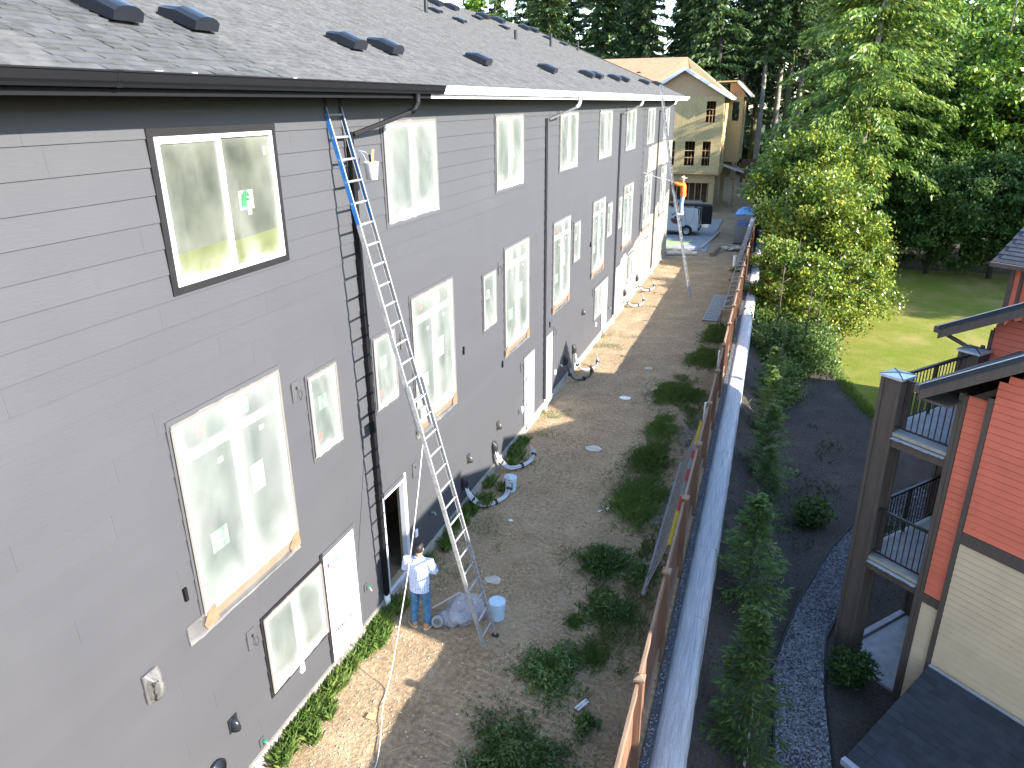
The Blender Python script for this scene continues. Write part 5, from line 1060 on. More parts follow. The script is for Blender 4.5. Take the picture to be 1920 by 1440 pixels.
lap('siding_board', REDS, 1.885, 7.4, 1.73, 6.3, -.075); lap('siding_board', CREAM, 1.885, 7.4, GZ, 1.49, -.075); cb('band_board', BROWN, 1.885, 7.4, -.125, -.074, 1.495, 1.725)
cb('corner_trim', BROWN, 1.27, 1.345, -.015, .08, GZ, 4.2); cb('corner_trim', BROWN, 1.35, 1.415, -.012, .03, GZ, 4.18); cb('corner_trim', BROWN, 1.79, 1.88, -.11, .02, GZ, 4.3); cb('corner_trim', BROWN, 7.41, 7.5, -.11, .02, GZ, 4.2)
# near gable roof
def roof(name, pts, m, t=.10):
    o = MB(); slab(o, pts, t); return o.build(name, m, CO, world=False)
E1 = (.82, 4.30); PK = (4.6, 6.75)
rf = roof('roof', [(E1[0], -.5, E1[1]), (PK[0], -.5, PK[1]), (PK[0], 3.4, PK[1]), (E1[0], 3.4, E1[1])], SHIND); roof('roof', [(PK[0], -.5, PK[1]), (8.4, -.5, 4.30), (8.4, 3.4, 4.30), (PK[0], 3.4, PK[1])], SHIND)
def rake(a, b, v, h=.19): MB().add([(a[0], v, a[1] - .101), (b[0], v, b[1] - .101), (b[0], v, b[1] - .101 - h), (a[0], v, a[1] - .101 - h), (a[0], v + .045, a[1] - .101), (b[0], v + .045, b[1] - .101), (b[0], v + .045, b[1] - .101 - h), (a[0], v + .045, a[1] - .101 - h)], [(0, 3, 2, 1), (4, 5, 6, 7), (0, 1, 5, 4), (1, 2, 6, 5), (2, 3, 7, 6), (3, 0, 4, 7)]).build('rake_board', BROWN, CO, world=False)
rake(E1, PK, -.49); rake((8.4, 4.3), PK, -.49); cb('eave_gutter', BROWN, E1[0] - .11, E1[0] - .005, -.48, 3.4, E1[1] - .17, E1[1] - .03); cb('soffit', BROWN, E1[0] + .02, 1.34, -.45, 3.4, 4.02, 4.06)
MB().bar((E1[0], -.505, E1[1] + .012), (PK[0], -.505, PK[1] + .012), .05, .016).build('drip_edge', FLASH, CO, world=False)
cs = 0; k = 0
while cs < 2.2:   # shingle courses on the small visible strip
    for q in range(9):
        a = -.5 + q * .43 + (.2 if k % 2 else 0); b = min(a + .425, 3.4); sx = .84; z_ = lambda s: (E1[0] + s * sx, E1[1] + s * .544)
        (x0, z0), (x1, z1) = z_(cs), z_(cs + .15); MB().add([(x0, a, z0 + .016), (x0, b, z0 + .016), (x1, b, z1 + .006), (x1, a, z1 + .006), (x0, a, z0), (x0, b, z0)], [(0, 3, 2, 1), (4, 0, 1, 5), (4, 3, 0), (5, 1, 2)]).build('shingle', SHIND, rf, world=False)
    cs += .15; k += 1
# far gable wing
E2 = (-.72, 4.52); P2 = (3.6, 6.9); VF = 2.75
MB().prism([(.12, VF + .35, GZ - .5), (7, VF + .35, GZ - .5), (7, VF + .35, 4.4), (3.6, VF + .35, 6.6), (.12, VF + .35, 4.6)], (0, 5, 0)).build('wing_core', WCORE, CO, world=False)
z = 2.6
while z < 6.3:
    s = E2[0] + (z + .4 - E2[1]) / .551; ua = max(.16, s)
    if ua < 3.3: MB().hexa([(ua, VF + .349, z), (ua, VF + .327, z), (4.0, VF + .327, z), (4.0, VF + .349, z), (ua, VF + .349, z + EXS - .01), (ua, VF + .340, z + EXS - .01), (4.0, VF + .340, z + EXS - .01), (4.0, VF + .349, z + EXS - .01)]).build('siding_board', REDS, CO, world=False)
    z += EXS
cb('corner_trim', BROWN, .09, .158, VF + .31, VF + .36, GZ, 4.55)
roof('roof', [(E2[0], VF - .15, E2[1]), (P2[0], VF - .15, P2[1]), (P2[0], 8, P2[1]), (E2[0], 8, E2[1])], SHIND); roof('roof', [(P2[0], VF - .15, P2[1]), (8, VF - .15, 4.5), (8, 8, 4.5), (P2[0], 8, P2[1])], SHIND)
rake(E2, P2, VF - .14); cb('eave_gutter', BROWN, E2[0] - .11, E2[0] - .005, VF - .13, 8, E2[1] - .17, E2[1] - .03); MB().bar((E2[0], VF - .155, E2[1] + .012), (P2[0], VF - .155, P2[1] + .012), .06, .016).build('drip_edge', FLASH, CO, world=False)
MB().tube(smooth_path([(E2[0] + .05, VF + .1, 4.30), (-.1, VF + .15, 4.1), (.04, VF + .2, 3.98), (.06, VF + .22, 3.7), (.06, VF + .22, GZ)], 4), .045, 8).build('downspout', BROWN, CO, world=False)
# third wing with the steep gable, fourth wing beyond the lawn
MB().prism([(1.4, 5.6, GZ - .5), (1.4, 10.7, GZ - .5), (1.4, 10.7, 6.1), (1.4, 8.15, 8.15), (1.4, 5.6, 6.1)], (9, 0, 0)).build('wing_core', REDS, CO, world=False)
roof('roof', [(.8, 8.18, 8.42), (.8, 5.1, 5.65), (10, 5.1, 5.65), (10, 8.18, 8.42)], SHIND); roof('roof', [(.8, 8.19, 8.42), (10, 8.19, 8.42), (10, 11.2, 5.75), (.8, 11.2, 5.75)], SHIND)
cb('wing_core', CREAM, 2.0, 9, 10.75, 13.55, GZ - .5, 5.0); roof('roof', [(1.6, 10.8, 5.1), (9, 10.8, 5.1), (9, 13.5, 5.6), (1.6, 13.5, 5.6)], SHIND)  # unseen infill block added to shade the bank beside the lawn
cb('wing_core', WCORE, -4.6, 3, 13.6, 18.9, GZ - .5, 3.95); z = GZ
while z < 3.9: cb('siding_board', REDS, -4.5, 3, 13.575 - .02, 13.598, z, z + .20); z += .204
cb('corner_trim', BROWN, -4.64, -4.48, 13.54, 13.7, GZ, 3.95); cb('corner_trim', BROWN, -4.3, -4.2, 13.50, 13.56, GZ, 3.9)
fr_ = roof('roof', [(-5.1, 13.15, 4.0), (3.2, 13.15, 4.0), (3.2, 16.6, 6.2), (-5.1, 16.6, 6.2)], SHIND); roof('roof', [(-5.1, 16.61, 6.2), (3.2, 16.61, 6.2), (3.2, 19.6, 4.0), (-5.1, 19.6, 4.0)], SHIND); cb('eave_gutter', BROWN, -5.1, 3.2, 13.03, 13.145, 3.86, 4.0); cb('soffit', BROWN, -5.05, 3, 13.15, 13.6, 3.87, 3.89)
for r_ in range(14):
    for q in range(10):
        u0 = -5.1 + q * .34 + (.17 if r_ % 2 else 0); s0 = r_ * .2; v0, z0, v1, z1 = 13.14 + s0 * .843, 4.0 + s0 * .538, 13.14 + (s0 + .2) * .843, 4.0 + (s0 + .2) * .538
        MB().add([(u0, v0, z0 + .02), (u0 + .33, v0, z0 + .02), (u0 + .33, v1, z1 + .006), (u0, v1, z1 + .006), (u0, v0, z0), (u0 + .33, v0, z0)], [(0, 1, 2, 3), (4, 5, 1, 0), (4, 0, 3), (5, 2, 1)]).build('shingle', SHIND, fr_, world=False)
# low entry roof with shingles
pr_ = roof('roof', [(1.92, -.16, -1.25), (1.92, -2.42, -2.31), (6.6, -2.42, -2.31), (6.6, -.16, -1.25)], SHIND, .06); SL = math.hypot(2.26, 1.06); k = 0; s0 = SL
while s0 > .02:
    for q in range(14):
        u0 = 1.90 + q * .33 + (.15 if k % 2 else 0) - .15 * (q == 0 and k % 2); wd = random.choice((.318, .324)); z_ = lambda s: (-.16 - 2.26 * s / SL, -1.25 - 1.06 * s / SL); (v0, z0), (v1, z1) = z_(s0), z_(max(s0 - .15, 0)); h_ = random.choice((.010, .018))
        MB().add([(u0, v0, z0 + h_), (u0 + wd, v0, z0 + h_), (u0 + wd, v1, z1 + .004), (u0, v1, z1 + .004), (u0, v0, z0), (u0 + wd, v0, z0)], [(0, 1, 2, 3), (4, 5, 1, 0), (4, 0, 3), (5, 2, 1)]).build('shingle', SHIND, pr_, world=False)
    s0 -= .145; k += 1
MB().bar((1.9, -.17, -1.235), (6.6, -.17, -1.235), .05, .03).build('wall_flashing', FLASH, CO, world=False); cb('eave_gutter', FLASH, 1.88, 6.6, -2.54, -2.425, -2.43, -2.31); cb('entry_wall', CREAM, 2.2, 6.6, -2.1, -.17, GZ - 1, -2.35)
# unseen house added to cast the shadow on yard and grey wall
NB = thing('added_shade_house', 'unseen cream and red house with a straight ridge roof, added to shade the yard', 'house', (16, 9.2, GZ))
MB().prism([(13.1, 7.5, GZ - .3), (19, 7.5, GZ - .3), (19, 7.5, 6.2), (16.05, 7.5, 8.5), (13.1, 7.5, 6.2)], (0, 3.5, 0)).build('wall', CREAM, NB)
o = MB(); slab(o, [(12.7, 7.4, 6.1), (12.7, 11.3, 6.1), (16.05, 11.0, 8.8), (16.05, 7.4, 8.8)]); o.build('roof', SHIND, NB); o = MB(); slab(o, [(16.06, 7.4, 8.8), (16.06, 11.0, 8.8), (19.4, 11.3, 6.1), (19.4, 7.4, 6.1)]); o.build('roof', SHIND, NB)
MB().box(13.0, 18, 1.0, 7.38, GZ - .3, 4.3).build('added_shade_wing', CREAM, NB); o = MB(); slab(o, [(12.7, .8, 4.32), (18.2, .8, 4.9), (18.2, 7.37, 4.9), (12.7, 7.37, 4.32)]); o.build('roof', SHIND, NB)  # wing added to shade the ground between fence and block wall
for zz in (-.5, 2.5): w_ = MB().box(14.5, 15.9, 7.44, 7.50, zz, zz + 1.4).build('window', WHITE, NB); MB().box(14.6, 15.8, 7.43, 7.45, zz + .1, zz + 1.3).build('pane', DGLASS, w_)

# ------------------------------------------------------------------ vegetation
def leaves(P3, D, S, el=2.2, up=.5, jit=.8):
    """quads at P3 with long axis near D"""
    n = len(P3); d = D + RNG.normal(0, jit, (n, 3)) * .5; d /= np.linalg.norm(d, axis=1, keepdims=True) + 1e-9
    nrm = RNG.normal(0, 1, (n, 3)); nrm[:, 2] += up * 2; s = np.cross(d, nrm); s /= np.linalg.norm(s, axis=1, keepdims=True) + 1e-9
    L_ = (S * el / 2)[:, None]; W_ = (S / 2)[:, None]
    V = np.stack([P3 - d * L_, P3 + s * W_ - d * L_ * .1, P3 + d * L_, P3 - s * W_ - d * L_ * .1], 1).reshape(-1, 3)
    return V
def quad_mesh(name, V, m): return fast_mesh(name, V, np.arange(len(V)).reshape(-1, 4), m)
def conifer_mesh(h, r, base, nb, per, sz, seed, m, droop=.35, lat=.11):
    g = np.random.default_rng(seed); P_, D_ = [], []
    for i in range(nb):
        t = (i + g.random()) / nb; z = base + (h - base) * t; L_ = r * (1 - t) ** .75 * g.uniform(.65, 1.1) + .3; a = g.uniform(0, 6.28)
        u = np.sort(g.random(per)) ** .8; x = L_ * u; zz = z + .15 * x - droop * x * x / max(r, 1) ; side = g.normal(0, lat * L_ * (1.1 - u * .7), per); hang = -np.abs(g.normal(0, .22, per)) * (.4 + u)
        px = np.cos(a) * x - np.sin(a) * side; py = np.sin(a) * x + np.cos(a) * side
        P_.append(np.stack([px, py, zz + hang], 1)); D_.append(np.stack([np.cos(a) * np.ones(per) - np.sin(a) * np.sign(side) * .6, np.sin(a) * np.ones(per) + np.cos(a) * np.sign(side) * .6, np.full(per, -.75)], 1))
    P_ = np.concatenate(P_); D_ = np.concatenate(D_); return quad_mesh('crown', leaves(P_, D_, g.uniform(.6, 1.3, len(P_)) * sz, 3.0, .3, .5), m)
def trunk_mesh(h, r, m, seed, limbs=0, lean=0., lmin=.3, lr=3.0, top=.15, bend=.0):
    g = random.Random(seed); mb = MB(); n = 8; pts = [(lean * h * (k / n) + bend * math.sin(k / n * 3) * h * .1, bend * math.sin(k / n * 5 + 1) * h * .05, h * k / n) for k in range(n + 1)]; mb.tube(pts, [r * (1 - (1 - top) * k / n) for k in range(n + 1)], 9)
    for i in range(limbs):
        t = lmin + (1 - lmin) * i / limbs; z = h * t; a = g.uniform(0, 6.28); L_ = lr * g.uniform(.6, 1.1) * (1.1 - t * .6); x0 = lean * z
        mb.tube([(x0, 0, z), (x0 + math.cos(a) * L_ * .5, math.sin(a) * L_ * .5, z + L_ * .25), (x0 + math.cos(a) * L_, math.sin(a) * L_, z + L_ * .45)], [r * (1 - t) * .5 + .02, r * .22 * (1 - t) + .015, .012], 6)
    return mb.mesh('trunk', m, True)
def broad_mesh(rx, rz, zc, ncl, per, sz, seed, m, cl=.9, shell=.55):
    g = np.random.default_rng(seed); d = g.normal(0, 1, (ncl, 3)); d /= np.linalg.norm(d, axis=1, keepdims=True); rad = shell + (1 - shell) * g.random(ncl) ** .6; rad = rad * (1 + .22 * g.normal(0, 1, ncl).clip(-1.2, 1.4))
    c = d * rad[:, None] * np.array([rx, rx, rz]) + np.array([0, 0, zc]); P_ = (c[:, None, :] + g.normal(0, 1, (ncl, per, 3)) * np.array([cl, cl, cl * .55]) * g.uniform(.5, 1.2, (ncl, 1, 1))).reshape(-1, 3)
    D_ = g.normal(0, 1, (len(P_), 3)); D_[:, 2] -= .6; return quad_mesh('crown', leaves(P_, D_, g.uniform(.6, 1.35, len(P_)) * sz, 1.7, .9, .8), m)
def tree(name, label, cat, loc, crown, trunk, rot=None, s=1.0, group=None, sz=None):
    t = thing(name, label, cat, loc, random.uniform(0, 6.28) if rot is None else rot, group); t.scale = (s, s, sz or s)
    put('trunk', trunk, t, False); put('crown', crown, t, False); return t
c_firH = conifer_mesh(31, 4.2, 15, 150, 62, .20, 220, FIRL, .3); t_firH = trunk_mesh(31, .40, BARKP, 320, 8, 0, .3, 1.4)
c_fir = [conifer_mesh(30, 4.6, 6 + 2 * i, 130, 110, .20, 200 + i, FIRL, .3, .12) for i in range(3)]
t_fir = [trunk_mesh(31, .42, BARKD, 300 + i, 14, 0, .15, 1.6) for i in range(2)] + [trunk_mesh(31, .46, MOSS, 310, 14, 0, .12, 1.8)]
# firs behind the unfinished house and along the back of the site
FIRS = [(-44, 96), (-38.5, 90), (-35, 104), (-30, 112), (-23.5, 96), (-20.5, 90), (-17.5, 101), (-14.5, 92), (-11.5, 98), (-9, 90), (-6.5, 103), (-3.6, 95), (-1.2, 90), (1.0, 98), (2.6, 104), (3.6, 93), (5.2, 98), (6.3, 94), (7.6, 99), (9.5, 108), (-26, 120), (-16, 118), (-5, 122), (4, 124), (13, 116), (18, 108), (22, 120), (30, 112), (-50, 110), (26, 98), (11.5, 126), (8, 140), (-10, 140), (17, 134), (-31, 128), (-21, 132), (-26, 106), (-37, 118), (-1, 134), (-14, 108), (-44, 126), (-7, 112), (1, 114), (24, 134)]
for i, (x, y) in enumerate(FIRS):
    near_ = y < 100
    place = 'behind the unfinished house roof' if -24 < x < -1 and near_ else ('rising over the grey roof hip' if x <= -24 else ('at the end of the cedar fence' if x < 9 and near_ else 'deep in the dark wood'))
    tree('fir_tree', f'tall dark fir with {"pale" if (0 < x < 9 and near_ and i % 3 != 2) else ("mossy" if i % 3 == 2 else "dark")} bare lower trunk {place}', 'tree', (x, y, -.3 if x < 5.3 else -.5), c_fir[i % 3] if not (0 < x < 9 and near_) else c_firH, t_fir[i % 3] if not (0 < x < 9 and near_) or i % 3 == 2 else t_firH, None, random.uniform(.85, 1.12), 'firs of the wood behind the site, ' + place)
# lighter broadleaf trees left of the firs
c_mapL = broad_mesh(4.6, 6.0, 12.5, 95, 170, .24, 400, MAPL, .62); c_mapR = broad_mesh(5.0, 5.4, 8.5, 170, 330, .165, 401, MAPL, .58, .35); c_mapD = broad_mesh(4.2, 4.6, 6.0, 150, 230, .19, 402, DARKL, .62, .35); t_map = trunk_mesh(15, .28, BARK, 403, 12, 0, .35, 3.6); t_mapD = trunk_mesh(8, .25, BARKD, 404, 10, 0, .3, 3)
for i, (x, y, s) in enumerate(((-36, 84, 1.0), (-31, 88, 1.05), (-27.5, 94, .98), (-41, 90, 1.1))):
    tree('maple_tree', 'yellow green broadleaf tree standing above the grey roof line', 'tree', (x, y, 0), c_mapL, t_map, None, s, 'broadleaf trees above the grey roof')
# the big sunlit fir with pale trunk beside the lawn
big = thing('sunlit_fir', 'big sunlit light green fir with pale trunk behind the yellow green shrubs', 'tree', (11.6, 60, -2.6), .4)
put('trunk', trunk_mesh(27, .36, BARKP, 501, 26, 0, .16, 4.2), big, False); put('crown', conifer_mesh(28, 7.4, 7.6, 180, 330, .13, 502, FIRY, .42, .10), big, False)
for i, (x, y, s, lb) in enumerate(((18.5, 75, 1.45, 'sunlit yellow green maple right of the pale trunked fir'), (26.5, 79, 1.5, 'sunlit leafy maple over the condominium far roof'), (21.5, 84, 1.75, 'tall sunlit maple behind the other maples by the lawn'), (33, 90, 1.7, 'broad maple towering behind the condominium'), (15.5, 62.5, .78, 'low sunlit maple in front of the dark lawn edge'), (20.5, 65.5, 1.2, 'mid height sunlit maple between the dark trees'), (26.0, 69.5, 1.3, 'sunlit maple just above the condominium far roof'))):
    tree('maple_tree', lb, 'tree', (x, y, -2.6), c_mapR, t_map, None, s)
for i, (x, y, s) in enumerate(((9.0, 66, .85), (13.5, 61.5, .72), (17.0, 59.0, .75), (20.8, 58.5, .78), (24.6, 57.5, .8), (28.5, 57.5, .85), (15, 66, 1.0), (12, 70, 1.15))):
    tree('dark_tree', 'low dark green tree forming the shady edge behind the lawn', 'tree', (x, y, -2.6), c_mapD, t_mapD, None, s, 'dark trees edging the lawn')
for i, (x, y, s, lb) in enumerate(((9.6, 74, .95, 'leafy light tree by the shaded car beyond the fence end'), (7.4, 84, .8, 'leafy shrub tree just outside the end of the cedar fence'), (12.5, 86, 1.0, 'leafy green tree in front of the dark wood'))):
    tree('leafy_tree', lb, 'tree', (x, y, -2.2), c_mapD if i else c_mapR, t_map, None, s * .62)
for x, y, s, lb in ((1.5, 106, .62, 'left of the pale trunks'), (5.5, 110, .6, 'between the pale trunks'), (9.5, 104, .62, 'right of the pale trunks'), (13.5, 110, .7, 'near the shaded car'), (-3, 108, .7, 'behind the unfinished house')):
    tree('understory_tree', f'low leafy understory tree in the wood {lb}', 'tree', (x, y, -1.2), c_mapD, t_mapD, None, s, 'understory of the wood')
# yellow green shrubs between fence and lawn
t_sh = trunk_mesh(4.6, .07, BARK, 600, 12, .02, .05, 1.0)
c_sh = [broad_mesh(2.1, 2.9, 3.3, 150, 330, .10, 601, SHRL, .34, .25), broad_mesh(1.9, 2.0, 2.1, 140, 310, .09, 602, SHRL, .30, .25), broad_mesh(1.2, 1.3, 1.25, 46, 130, .085, 603, CEDL, .36, .4)]
for x, y, z, s, k, lb in ((8.7, 45.0, -2.6, 1.22, 0, 'tallest yellow green shrub tree between the fence and the lawn'), (7.6, 38.2, -2.3, 1.12, 1, 'rounded yellow green shrub near the fence in front of the tallest one'), (9.6, 40.8, -2.6, .98, 1, 'yellow green shrub at the edge of the sunlit lawn'), (10.9, 47.0, -2.6, 1.15, 1, 'yellow green shrub behind the small lawn tree'), (8.5, 51, -2.4, 1.0, 0, 'slim yellow green shrub beside the far fence'), (7.6, 44.5, -2.2, .8, 1, 'shrub spilling over the block wall by the far fence'), (8.4, 54.0, -2.5, 1.5, 0, 'tall leafy shrub beside the fence near the portable toilets')):
    tree('shrub', lb, 'shrub', (x, y, z), c_sh[k], t_sh, None, s)
for x, y, s, lb in ((6.9, 33.6, 1.0, 'leafy green shrub on the bank by the sunlit block wall'), (8.1, 34.2, .9, 'leafy green shrub beside the tree stump'), (6.4, 39.5, .9, 'leafy shrub leaning on the far block wall'), (7.2, 30.6, .72, 'small leafy shrub uphill of the tree stump'), (8.7, 36.0, .8, 'low leafy shrub touching the lawn edge')):
    tree('bank_shrub', lb, 'shrub', (x, y, low_z(np.array(x), np.array(y)) - .1), c_sh[2], t_sh, None, s, sz=s * 1.05)
# unseen maples added right of the condominium to screen low sky light
for x, y, s, lb in ((44, -22, 1.38, 'at the south end'), (46, -12, 1.4, 'second from the south end'), (44, -3, 1.36, 'third from the south end'), (47, 6, 1.4, 'behind the straight ridge house'), (46, 15, 1.36, 'behind the condominium roofs'), (48, 24, 1.0, 'closing the gap by the lawn'), (50, 34, .62, 'lowest one'), (46, 47, 1.2, 'beside the far lawn'), (40, 54, 1.25, 'at the far lawn corner'), (52, 56, 1.4, 'tallest one')):
    tree('sky_screen_maple', f'unseen green maple added beyond the condominium to screen the sky, {lb}', 'tree', (x, y, -2.6), c_mapR, t_map, None, s, 'unseen maples added beyond the condominium')
# small lawn tree
lt = thing('lawn_tree', 'small leaning tree with thin trunk on the sunlit lawn', 'tree', (10.25, 42.4, -2.6), 0.2)
mb = MB(); mb.tube(smooth_path([(0, 0, 0), (.12, 0, .8), (.45, .05, 1.7), (.9, 0, 2.3), (1.5, -.1, 2.7)], 4), [.10 - .003 * k for k in range(17)], 8); mb.tube([(.45, .05, 1.7), (.3, .2, 2.5), (.5, .3, 3.2)], [.05, .035, .015], 6); mb.tube([(.9, 0, 2.3), (1.7, -.3, 2.1), (2.4, -.5, 1.9)], [.04, .025, .01], 6); mb.build('trunk', BARK, lt, True, False)
g = np.random.default_rng(9); cc = np.array([(.5, .3, 3.1), (.1, .1, 2.7), (1.5, -.1, 2.8), (2.0, -.4, 2.1), (2.5, -.5, 1.8), (1.1, .1, 2.6), (1.9, -.2, 1.5), (2.3, -.3, 1.2)]); P_ = (cc[:, None] + g.normal(0, .33, (8, 130, 3))).reshape(-1, 3); put('crown', quad_mesh('crown', leaves(P_, g.normal(0, 1, P_.shape) - np.array([0, 0, .8]), g.uniform(.07, .13, len(P_)), 1.8, .6), SHRL), lt, False)
st_ = thing('tree_stump', 'pale cut tree stump on the shaded bank below the lawn', 'stump', (7.85, 31.2, -2.55)); MB().lathe([(.30, -.1), (.25, .15), (.22, .42)], 14, caps=False).build('stump_bark', BARK, st_, world=False); MB().lathe([(.0, .40), (.22, .42)], 14, caps=False).build('cut_face', mat('cut_wood', (.55, .50, .42), .9, .1, 10), st_, world=False)

# young cedars along the block wall
def cedar_mesh(h, r, seed, nb=95, per=26):
    g = np.random.default_rng(seed); P_, D_, S_ = [], [], []
    for i in range(nb):
        t = (i + g.random()) / nb; z = .12 + (h - .12) * t; L_ = r * (1 - t) ** .8 * g.uniform(.55, 1.15) + .05; a = g.uniform(0, 6.28)
        for j in range(per):
            u = g.random() ** .7; sd = g.normal(0, .10) * (1.1 - u * .5); x = L_ * u
            P_.append((math.cos(a) * x - math.sin(a) * sd, math.sin(a) * x + math.cos(a) * sd, z + .30 * x - .16 * x * x / r + g.normal(0, .02))); sg = 1 if sd > 0 else -1
            D_.append((math.cos(a) - math.sin(a) * sg * .7, math.sin(a) + math.cos(a) * sg * .7, g.normal(.05, .15))); S_.append(g.uniform(.022, .042))
    return quad_mesh('crown', leaves(np.array(P_), np.array(D_), np.array(S_), 3.6, 1.1, .35), CEDL)
c_ced = [cedar_mesh(3.1, .74, 700, 120, 30), cedar_mesh(2.7, .86, 701, 120, 30)]; t_ced = trunk_mesh(2.9, .022, BARK, 702, 10, .02, .1, .4); n_c = ['', '']
for i, (x, y, s, lb) in enumerate(((6.62, 10.75, .98, 'young staked cedar on the dark bank beside the gravel path'), (6.55, 15.0, 1.02, 'young staked cedar beside the wall, next past the first'), (6.78, 18.6, .85, 'young cedar third along the block wall'), (6.8, 21.8, .95, 'young cedar fourth along the block wall'), (6.75, 25.0, .85, 'young cedar fifth along the block wall'), (6.85, 28.2, .92, 'half sunlit young cedar near the leafy bank shrubs'))):
    zz = float(low_z(np.array(x), np.array(y))) - .02; t = tree('young_cedar', lb, 'cedar', (x, y, zz), c_ced[i % 2], t_ced, None, s, 'young cedars along the block wall'); t.scale = (s * 1.25, s * 1.25, s * 1.08)
    if i in (0, 1, 3): MB().bar((.09, -.12, 0), (.10, -.13, 1.45), .035, .035).build('stake', OLDW, t, world=False)
# condominium bed plants
bs = thing('round_bush', 'small dense green bush at the foot of the brown column', 'bush', (8.72, 13.95, -2.6)); put('stem', trunk_mesh(.5, .02, BARK, 710, 6, 0, .1, .3), bs, False); put('foliage', broad_mesh(.36, .36, .48, 60, 60, .05, 711, DARKL, .10, .5), bs, False)
b2 = thing('dark_bush', 'dark low bush beside the far bend of the gravel path', 'bush', (8.15, 20.6, -2.6)); put('foliage', broad_mesh(.5, .35, .35, 50, 60, .05, 712, DARKL, .14, .3), b2, False)
b3 = thing('yellow_fern', 'yellow green fern under the condominium balcony', 'fern', (10.1, 20.3, -2.6)); put('foliage', broad_mesh(.45, .2, .3, 30, 50, .05, 713, GRASS, .15, .3), b3, False)

# ------------------------------------------------------------------ grass and weeds on the yard
def blades(P3, hmin, hmax, wd, lean=.5):
    n = len(P3); a = RNG.uniform(0, 6.28, n); h = RNG.uniform(hmin, hmax, n); l = h * RNG.uniform(.1, lean, n) * 1.6; dx, dy = np.cos(a), np.sin(a); sx, sy = -dy * wd, dx * wd
    z = P3[:, 2]; V = np.stack([np.stack([P3[:, 0] - sx, P3[:, 1] - sy, z], 1), np.stack([P3[:, 0] + sx, P3[:, 1] + sy, z], 1), np.stack([P3[:, 0] + dx * l * .4 + sx * .7, P3[:, 1] + dy * l * .4 + sy * .7, z + h * .65], 1), np.stack([P3[:, 0] + dx * l, P3[:, 1] + dy * l, z + h], 1)], 1)
    return V.reshape(-1, 3)
tu = RNG.uniform(5.9, 9.3, 34); ty = np.concatenate([tu, RNG.uniform(9.3, 10.3, 12), RNG.uniform(11.2, 18.2, 26)]); nb_ = 130
px = .12 + np.abs(RNG.normal(0, .15, (len(ty), 1))) + RNG.normal(0, .05, (len(ty), nb_)); py = ty[:, None] + RNG.normal(0, .06, (len(ty), nb_)); keep = np.where(ty < 9.4, 1.0, .6)
P3 = np.stack([np.clip(px, .045, 1.2).ravel(), py.ravel(), np.zeros(px.size)], 1); tag(put('wall_grass', quad_mesh('wall_grass', blades(P3, .08, .30, .0045), GRASS)), kind='stuff')
n = 5200; px = np.clip(RNG.normal(.5, .5, n), .06, 4.9); py = RNG.choice(np.array([11.8, 13.2, 16.8, 19.0, 20.2, 28.5, 33.5, 27.6]), n) + RNG.normal(0, .5, n); pk = fbm(px, py, 2.2, 21) > .25; P3 = np.stack([px[pk], py[pk], np.zeros(pk.sum())], 1); tag(put('thin_grass', quad_mesh('thin_grass', blades(P3, .03, .12, .004), GRASS)), kind='stuff')
n = 5000; px = RNG.uniform(2.6, 4.95, n); py = RNG.uniform(6.4, 24, n); pk = fbm(px, py, 1.1, 23) > .45; P3 = np.stack([px[pk], py[pk], np.zeros(pk.sum())], 1); tag(put('dry_grass', quad_mesh('dry_grass', blades(P3, .03, .13, .004, .9), leafmat('dry_blade', (.10, .11, .04), (.20, .17, .08), (.30, .24, .13), .2))), kind='stuff')
n = 30000; px = np.clip(4.05 + RNG.normal(0, .42, n), 2.9, 4.98); py = 5.8 + RNG.random(n) * 19; dn = fbm(px * .8, py * .5, 1.6, 31) + fbm(px, py, 5.0, 33) * .5; pk = dn > .28; P3 = np.stack([px[pk], py[pk], np.zeros(pk.sum())], 1)
tag(put('fence_grass', quad_mesh('fence_grass', blades(P3, .04, .17, .0042, .7), leafmat('fence_blade', (.060, .105, .030), (.105, .165, .045), (.22, .23, .09), .25))), kind='stuff')
n = 9000; px = RNG.uniform(5.9, 9.4, n); py = RNG.uniform(9, 40, n); pk = (fbm(px, py, 1.3, 41) > .45) & ~((px > 7.0 + np.clip(py - 14, 0, 20) * .3) & (py < 24)); P3 = np.stack([px[pk], py[pk], low_z(px[pk], py[pk])], 1)
tag(put('bank_weeds', quad_mesh('bank_weeds', blades(P3, .05, .22, .006, .8), leafmat('bank_blade', (.035, .065, .02), (.07, .11, .03), (.14, .16, .05), .25))), kind='stuff')
le = np.array(lawn_edge); n = 9000; k = RNG.integers(0, len(le) - 1, n); t = RNG.random(n)[:, None]; q = le[k] * (1 - t) + le[k + 1] * t + RNG.normal(0, .16, (n, 2)) + np.array([.08, 0]); P3 = np.column_stack([q, np.full(n, -2.6)])
tag(put('lawn_fringe', quad_mesh('lawn_fringe', blades(P3, .05, .16, .008, .7), leafmat('lawn_blade', (.06, .12, .014), (.10, .17, .02), (.20, .22, .05), .25))), kind='stuff')
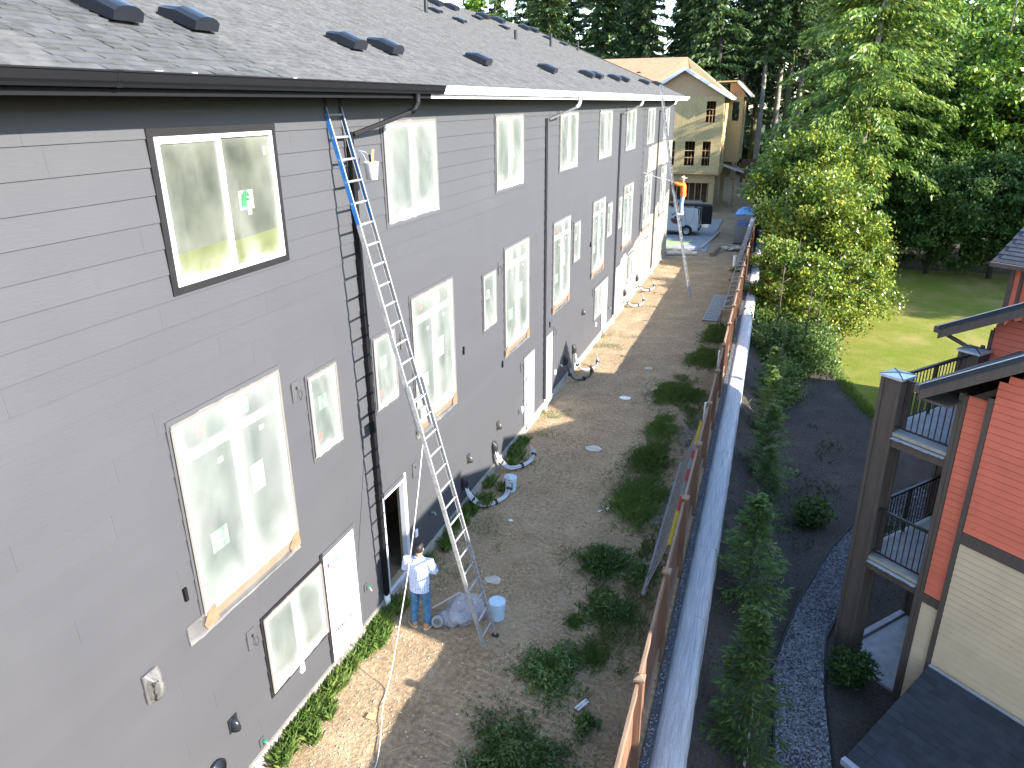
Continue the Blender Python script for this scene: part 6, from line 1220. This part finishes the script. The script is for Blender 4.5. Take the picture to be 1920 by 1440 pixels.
def weed(x, y, rx, ry, h, label, seed, grass=False, k=1.0):
    w_ = thing('weed_clump', label, 'weeds', (x, y, -.01)); g = np.random.default_rng(seed); n = int(2100 * rx * ry / .16 * k) + 300
    a = g.uniform(0, 6.28, n); r_ = np.minimum(np.abs(g.normal(0, .55, n)), 1.5) * (1 + .35 * np.sin(3 * a + seed) + .2 * np.sin(7 * a + seed * 2)); P_ = np.stack([np.cos(a) * r_ * rx, np.sin(a) * r_ * ry, np.zeros(n)], 1); hh = h * np.exp(-.9 * r_ ** 2) * (1 + .5 * np.sin(P_[:, 0] * 9 + seed) * np.cos(P_[:, 1] * 8)) * g.uniform(.5, 1.1, n)
    if not grass:
        Q = P_.copy(); Q[:, 2] = hh * g.random(n) ** .6 + .02; tag(put('leaves', quad_mesh('leaves', leaves(Q, g.normal(0, 1, Q.shape) + np.array([0, 0, .7]), g.uniform(.02, .045, n), 2.2, 1.0), WEED), w_, False), kind='stuff')
    V = blades(P_[: n // 2 if not grass else n], h * .25, h * 1.1, .0042); V.reshape(-1, 4, 3)[:, :, 2] *= np.exp(-.7 * r_[: n // 2 if not grass else n] ** 2)[:, None]; tag(put('blades', quad_mesh('blades', V, WEED if not grass else GRASS), w_, False), kind='stuff'); return w_
WD = [(3.83, 23.0, .85, .95, .30, 'broad grassy weed patch beside the fence past the long ladder', True, .8), (3.75, 20.1, .45, 1.0, .24, 'grassy weeds next to the drain rock by the fence', True, .8), (3.78, 18.0, .55, 1.1, .28, 'long grassy weeds level with the red ladder rail', True, .8), (3.85, 15.6, .6, 1.25, .28, 'thick grassy weeds beside the yellow ladder end', True, .8), (3.62, 12.85, .46, .50, .38, 'rounded leafy weed bush in the open dirt by the fence', False, 1.2), (4.35, 12.75, .28, .4, .2, 'leafy weeds between the rounded weed bush and the fence', False, 1), (3.98, 11.45, .42, .42, .24, 'leafy weeds just before the rounded weed bush', False, 1), (4.35, 11.4, .16, .2, .2, 'small yellow tipped weed by the fence post', False, 1), (3.5, 10.9, .2, .3, .16, 'small tuft of weeds near the rounded lid', True, 1), (3.45, 9.55, .50, .62, .24, 'dark leafy weed mat beyond the white packaging scrap', False, 1.1), (4.1, 10.1, .28, .38, .16, 'sparse grassy weeds by the leaning fence rail', True, .8), (4.28, 8.6, .16, .2, .2, 'little bright weed tuft next to the white packaging scrap', False, 1), (3.45, 7.6, .75, .75, .24, 'wide weed mat with straw at the near end of the yard', False, 1.0), (4.5, 30.2, .55, 1.4, .3, 'weed patch around the sawhorse by the far fence', True, .7), (4.3, 26.9, .6, 1.2, .3, 'sunlit weed patch between pipe and sawhorse', True, .7), (3.35, 22.2, .2, .25, .12, 'tiny weed tuft in bare dirt past the buried lid', True, .8), (4.5, 43.2, .3, .35, .2, 'weed tuft at the foot of the grey plank', True, .7)]
for i, a in enumerate(WD): weed(*a[:5], a[5], 800 + i, a[6], a[7])
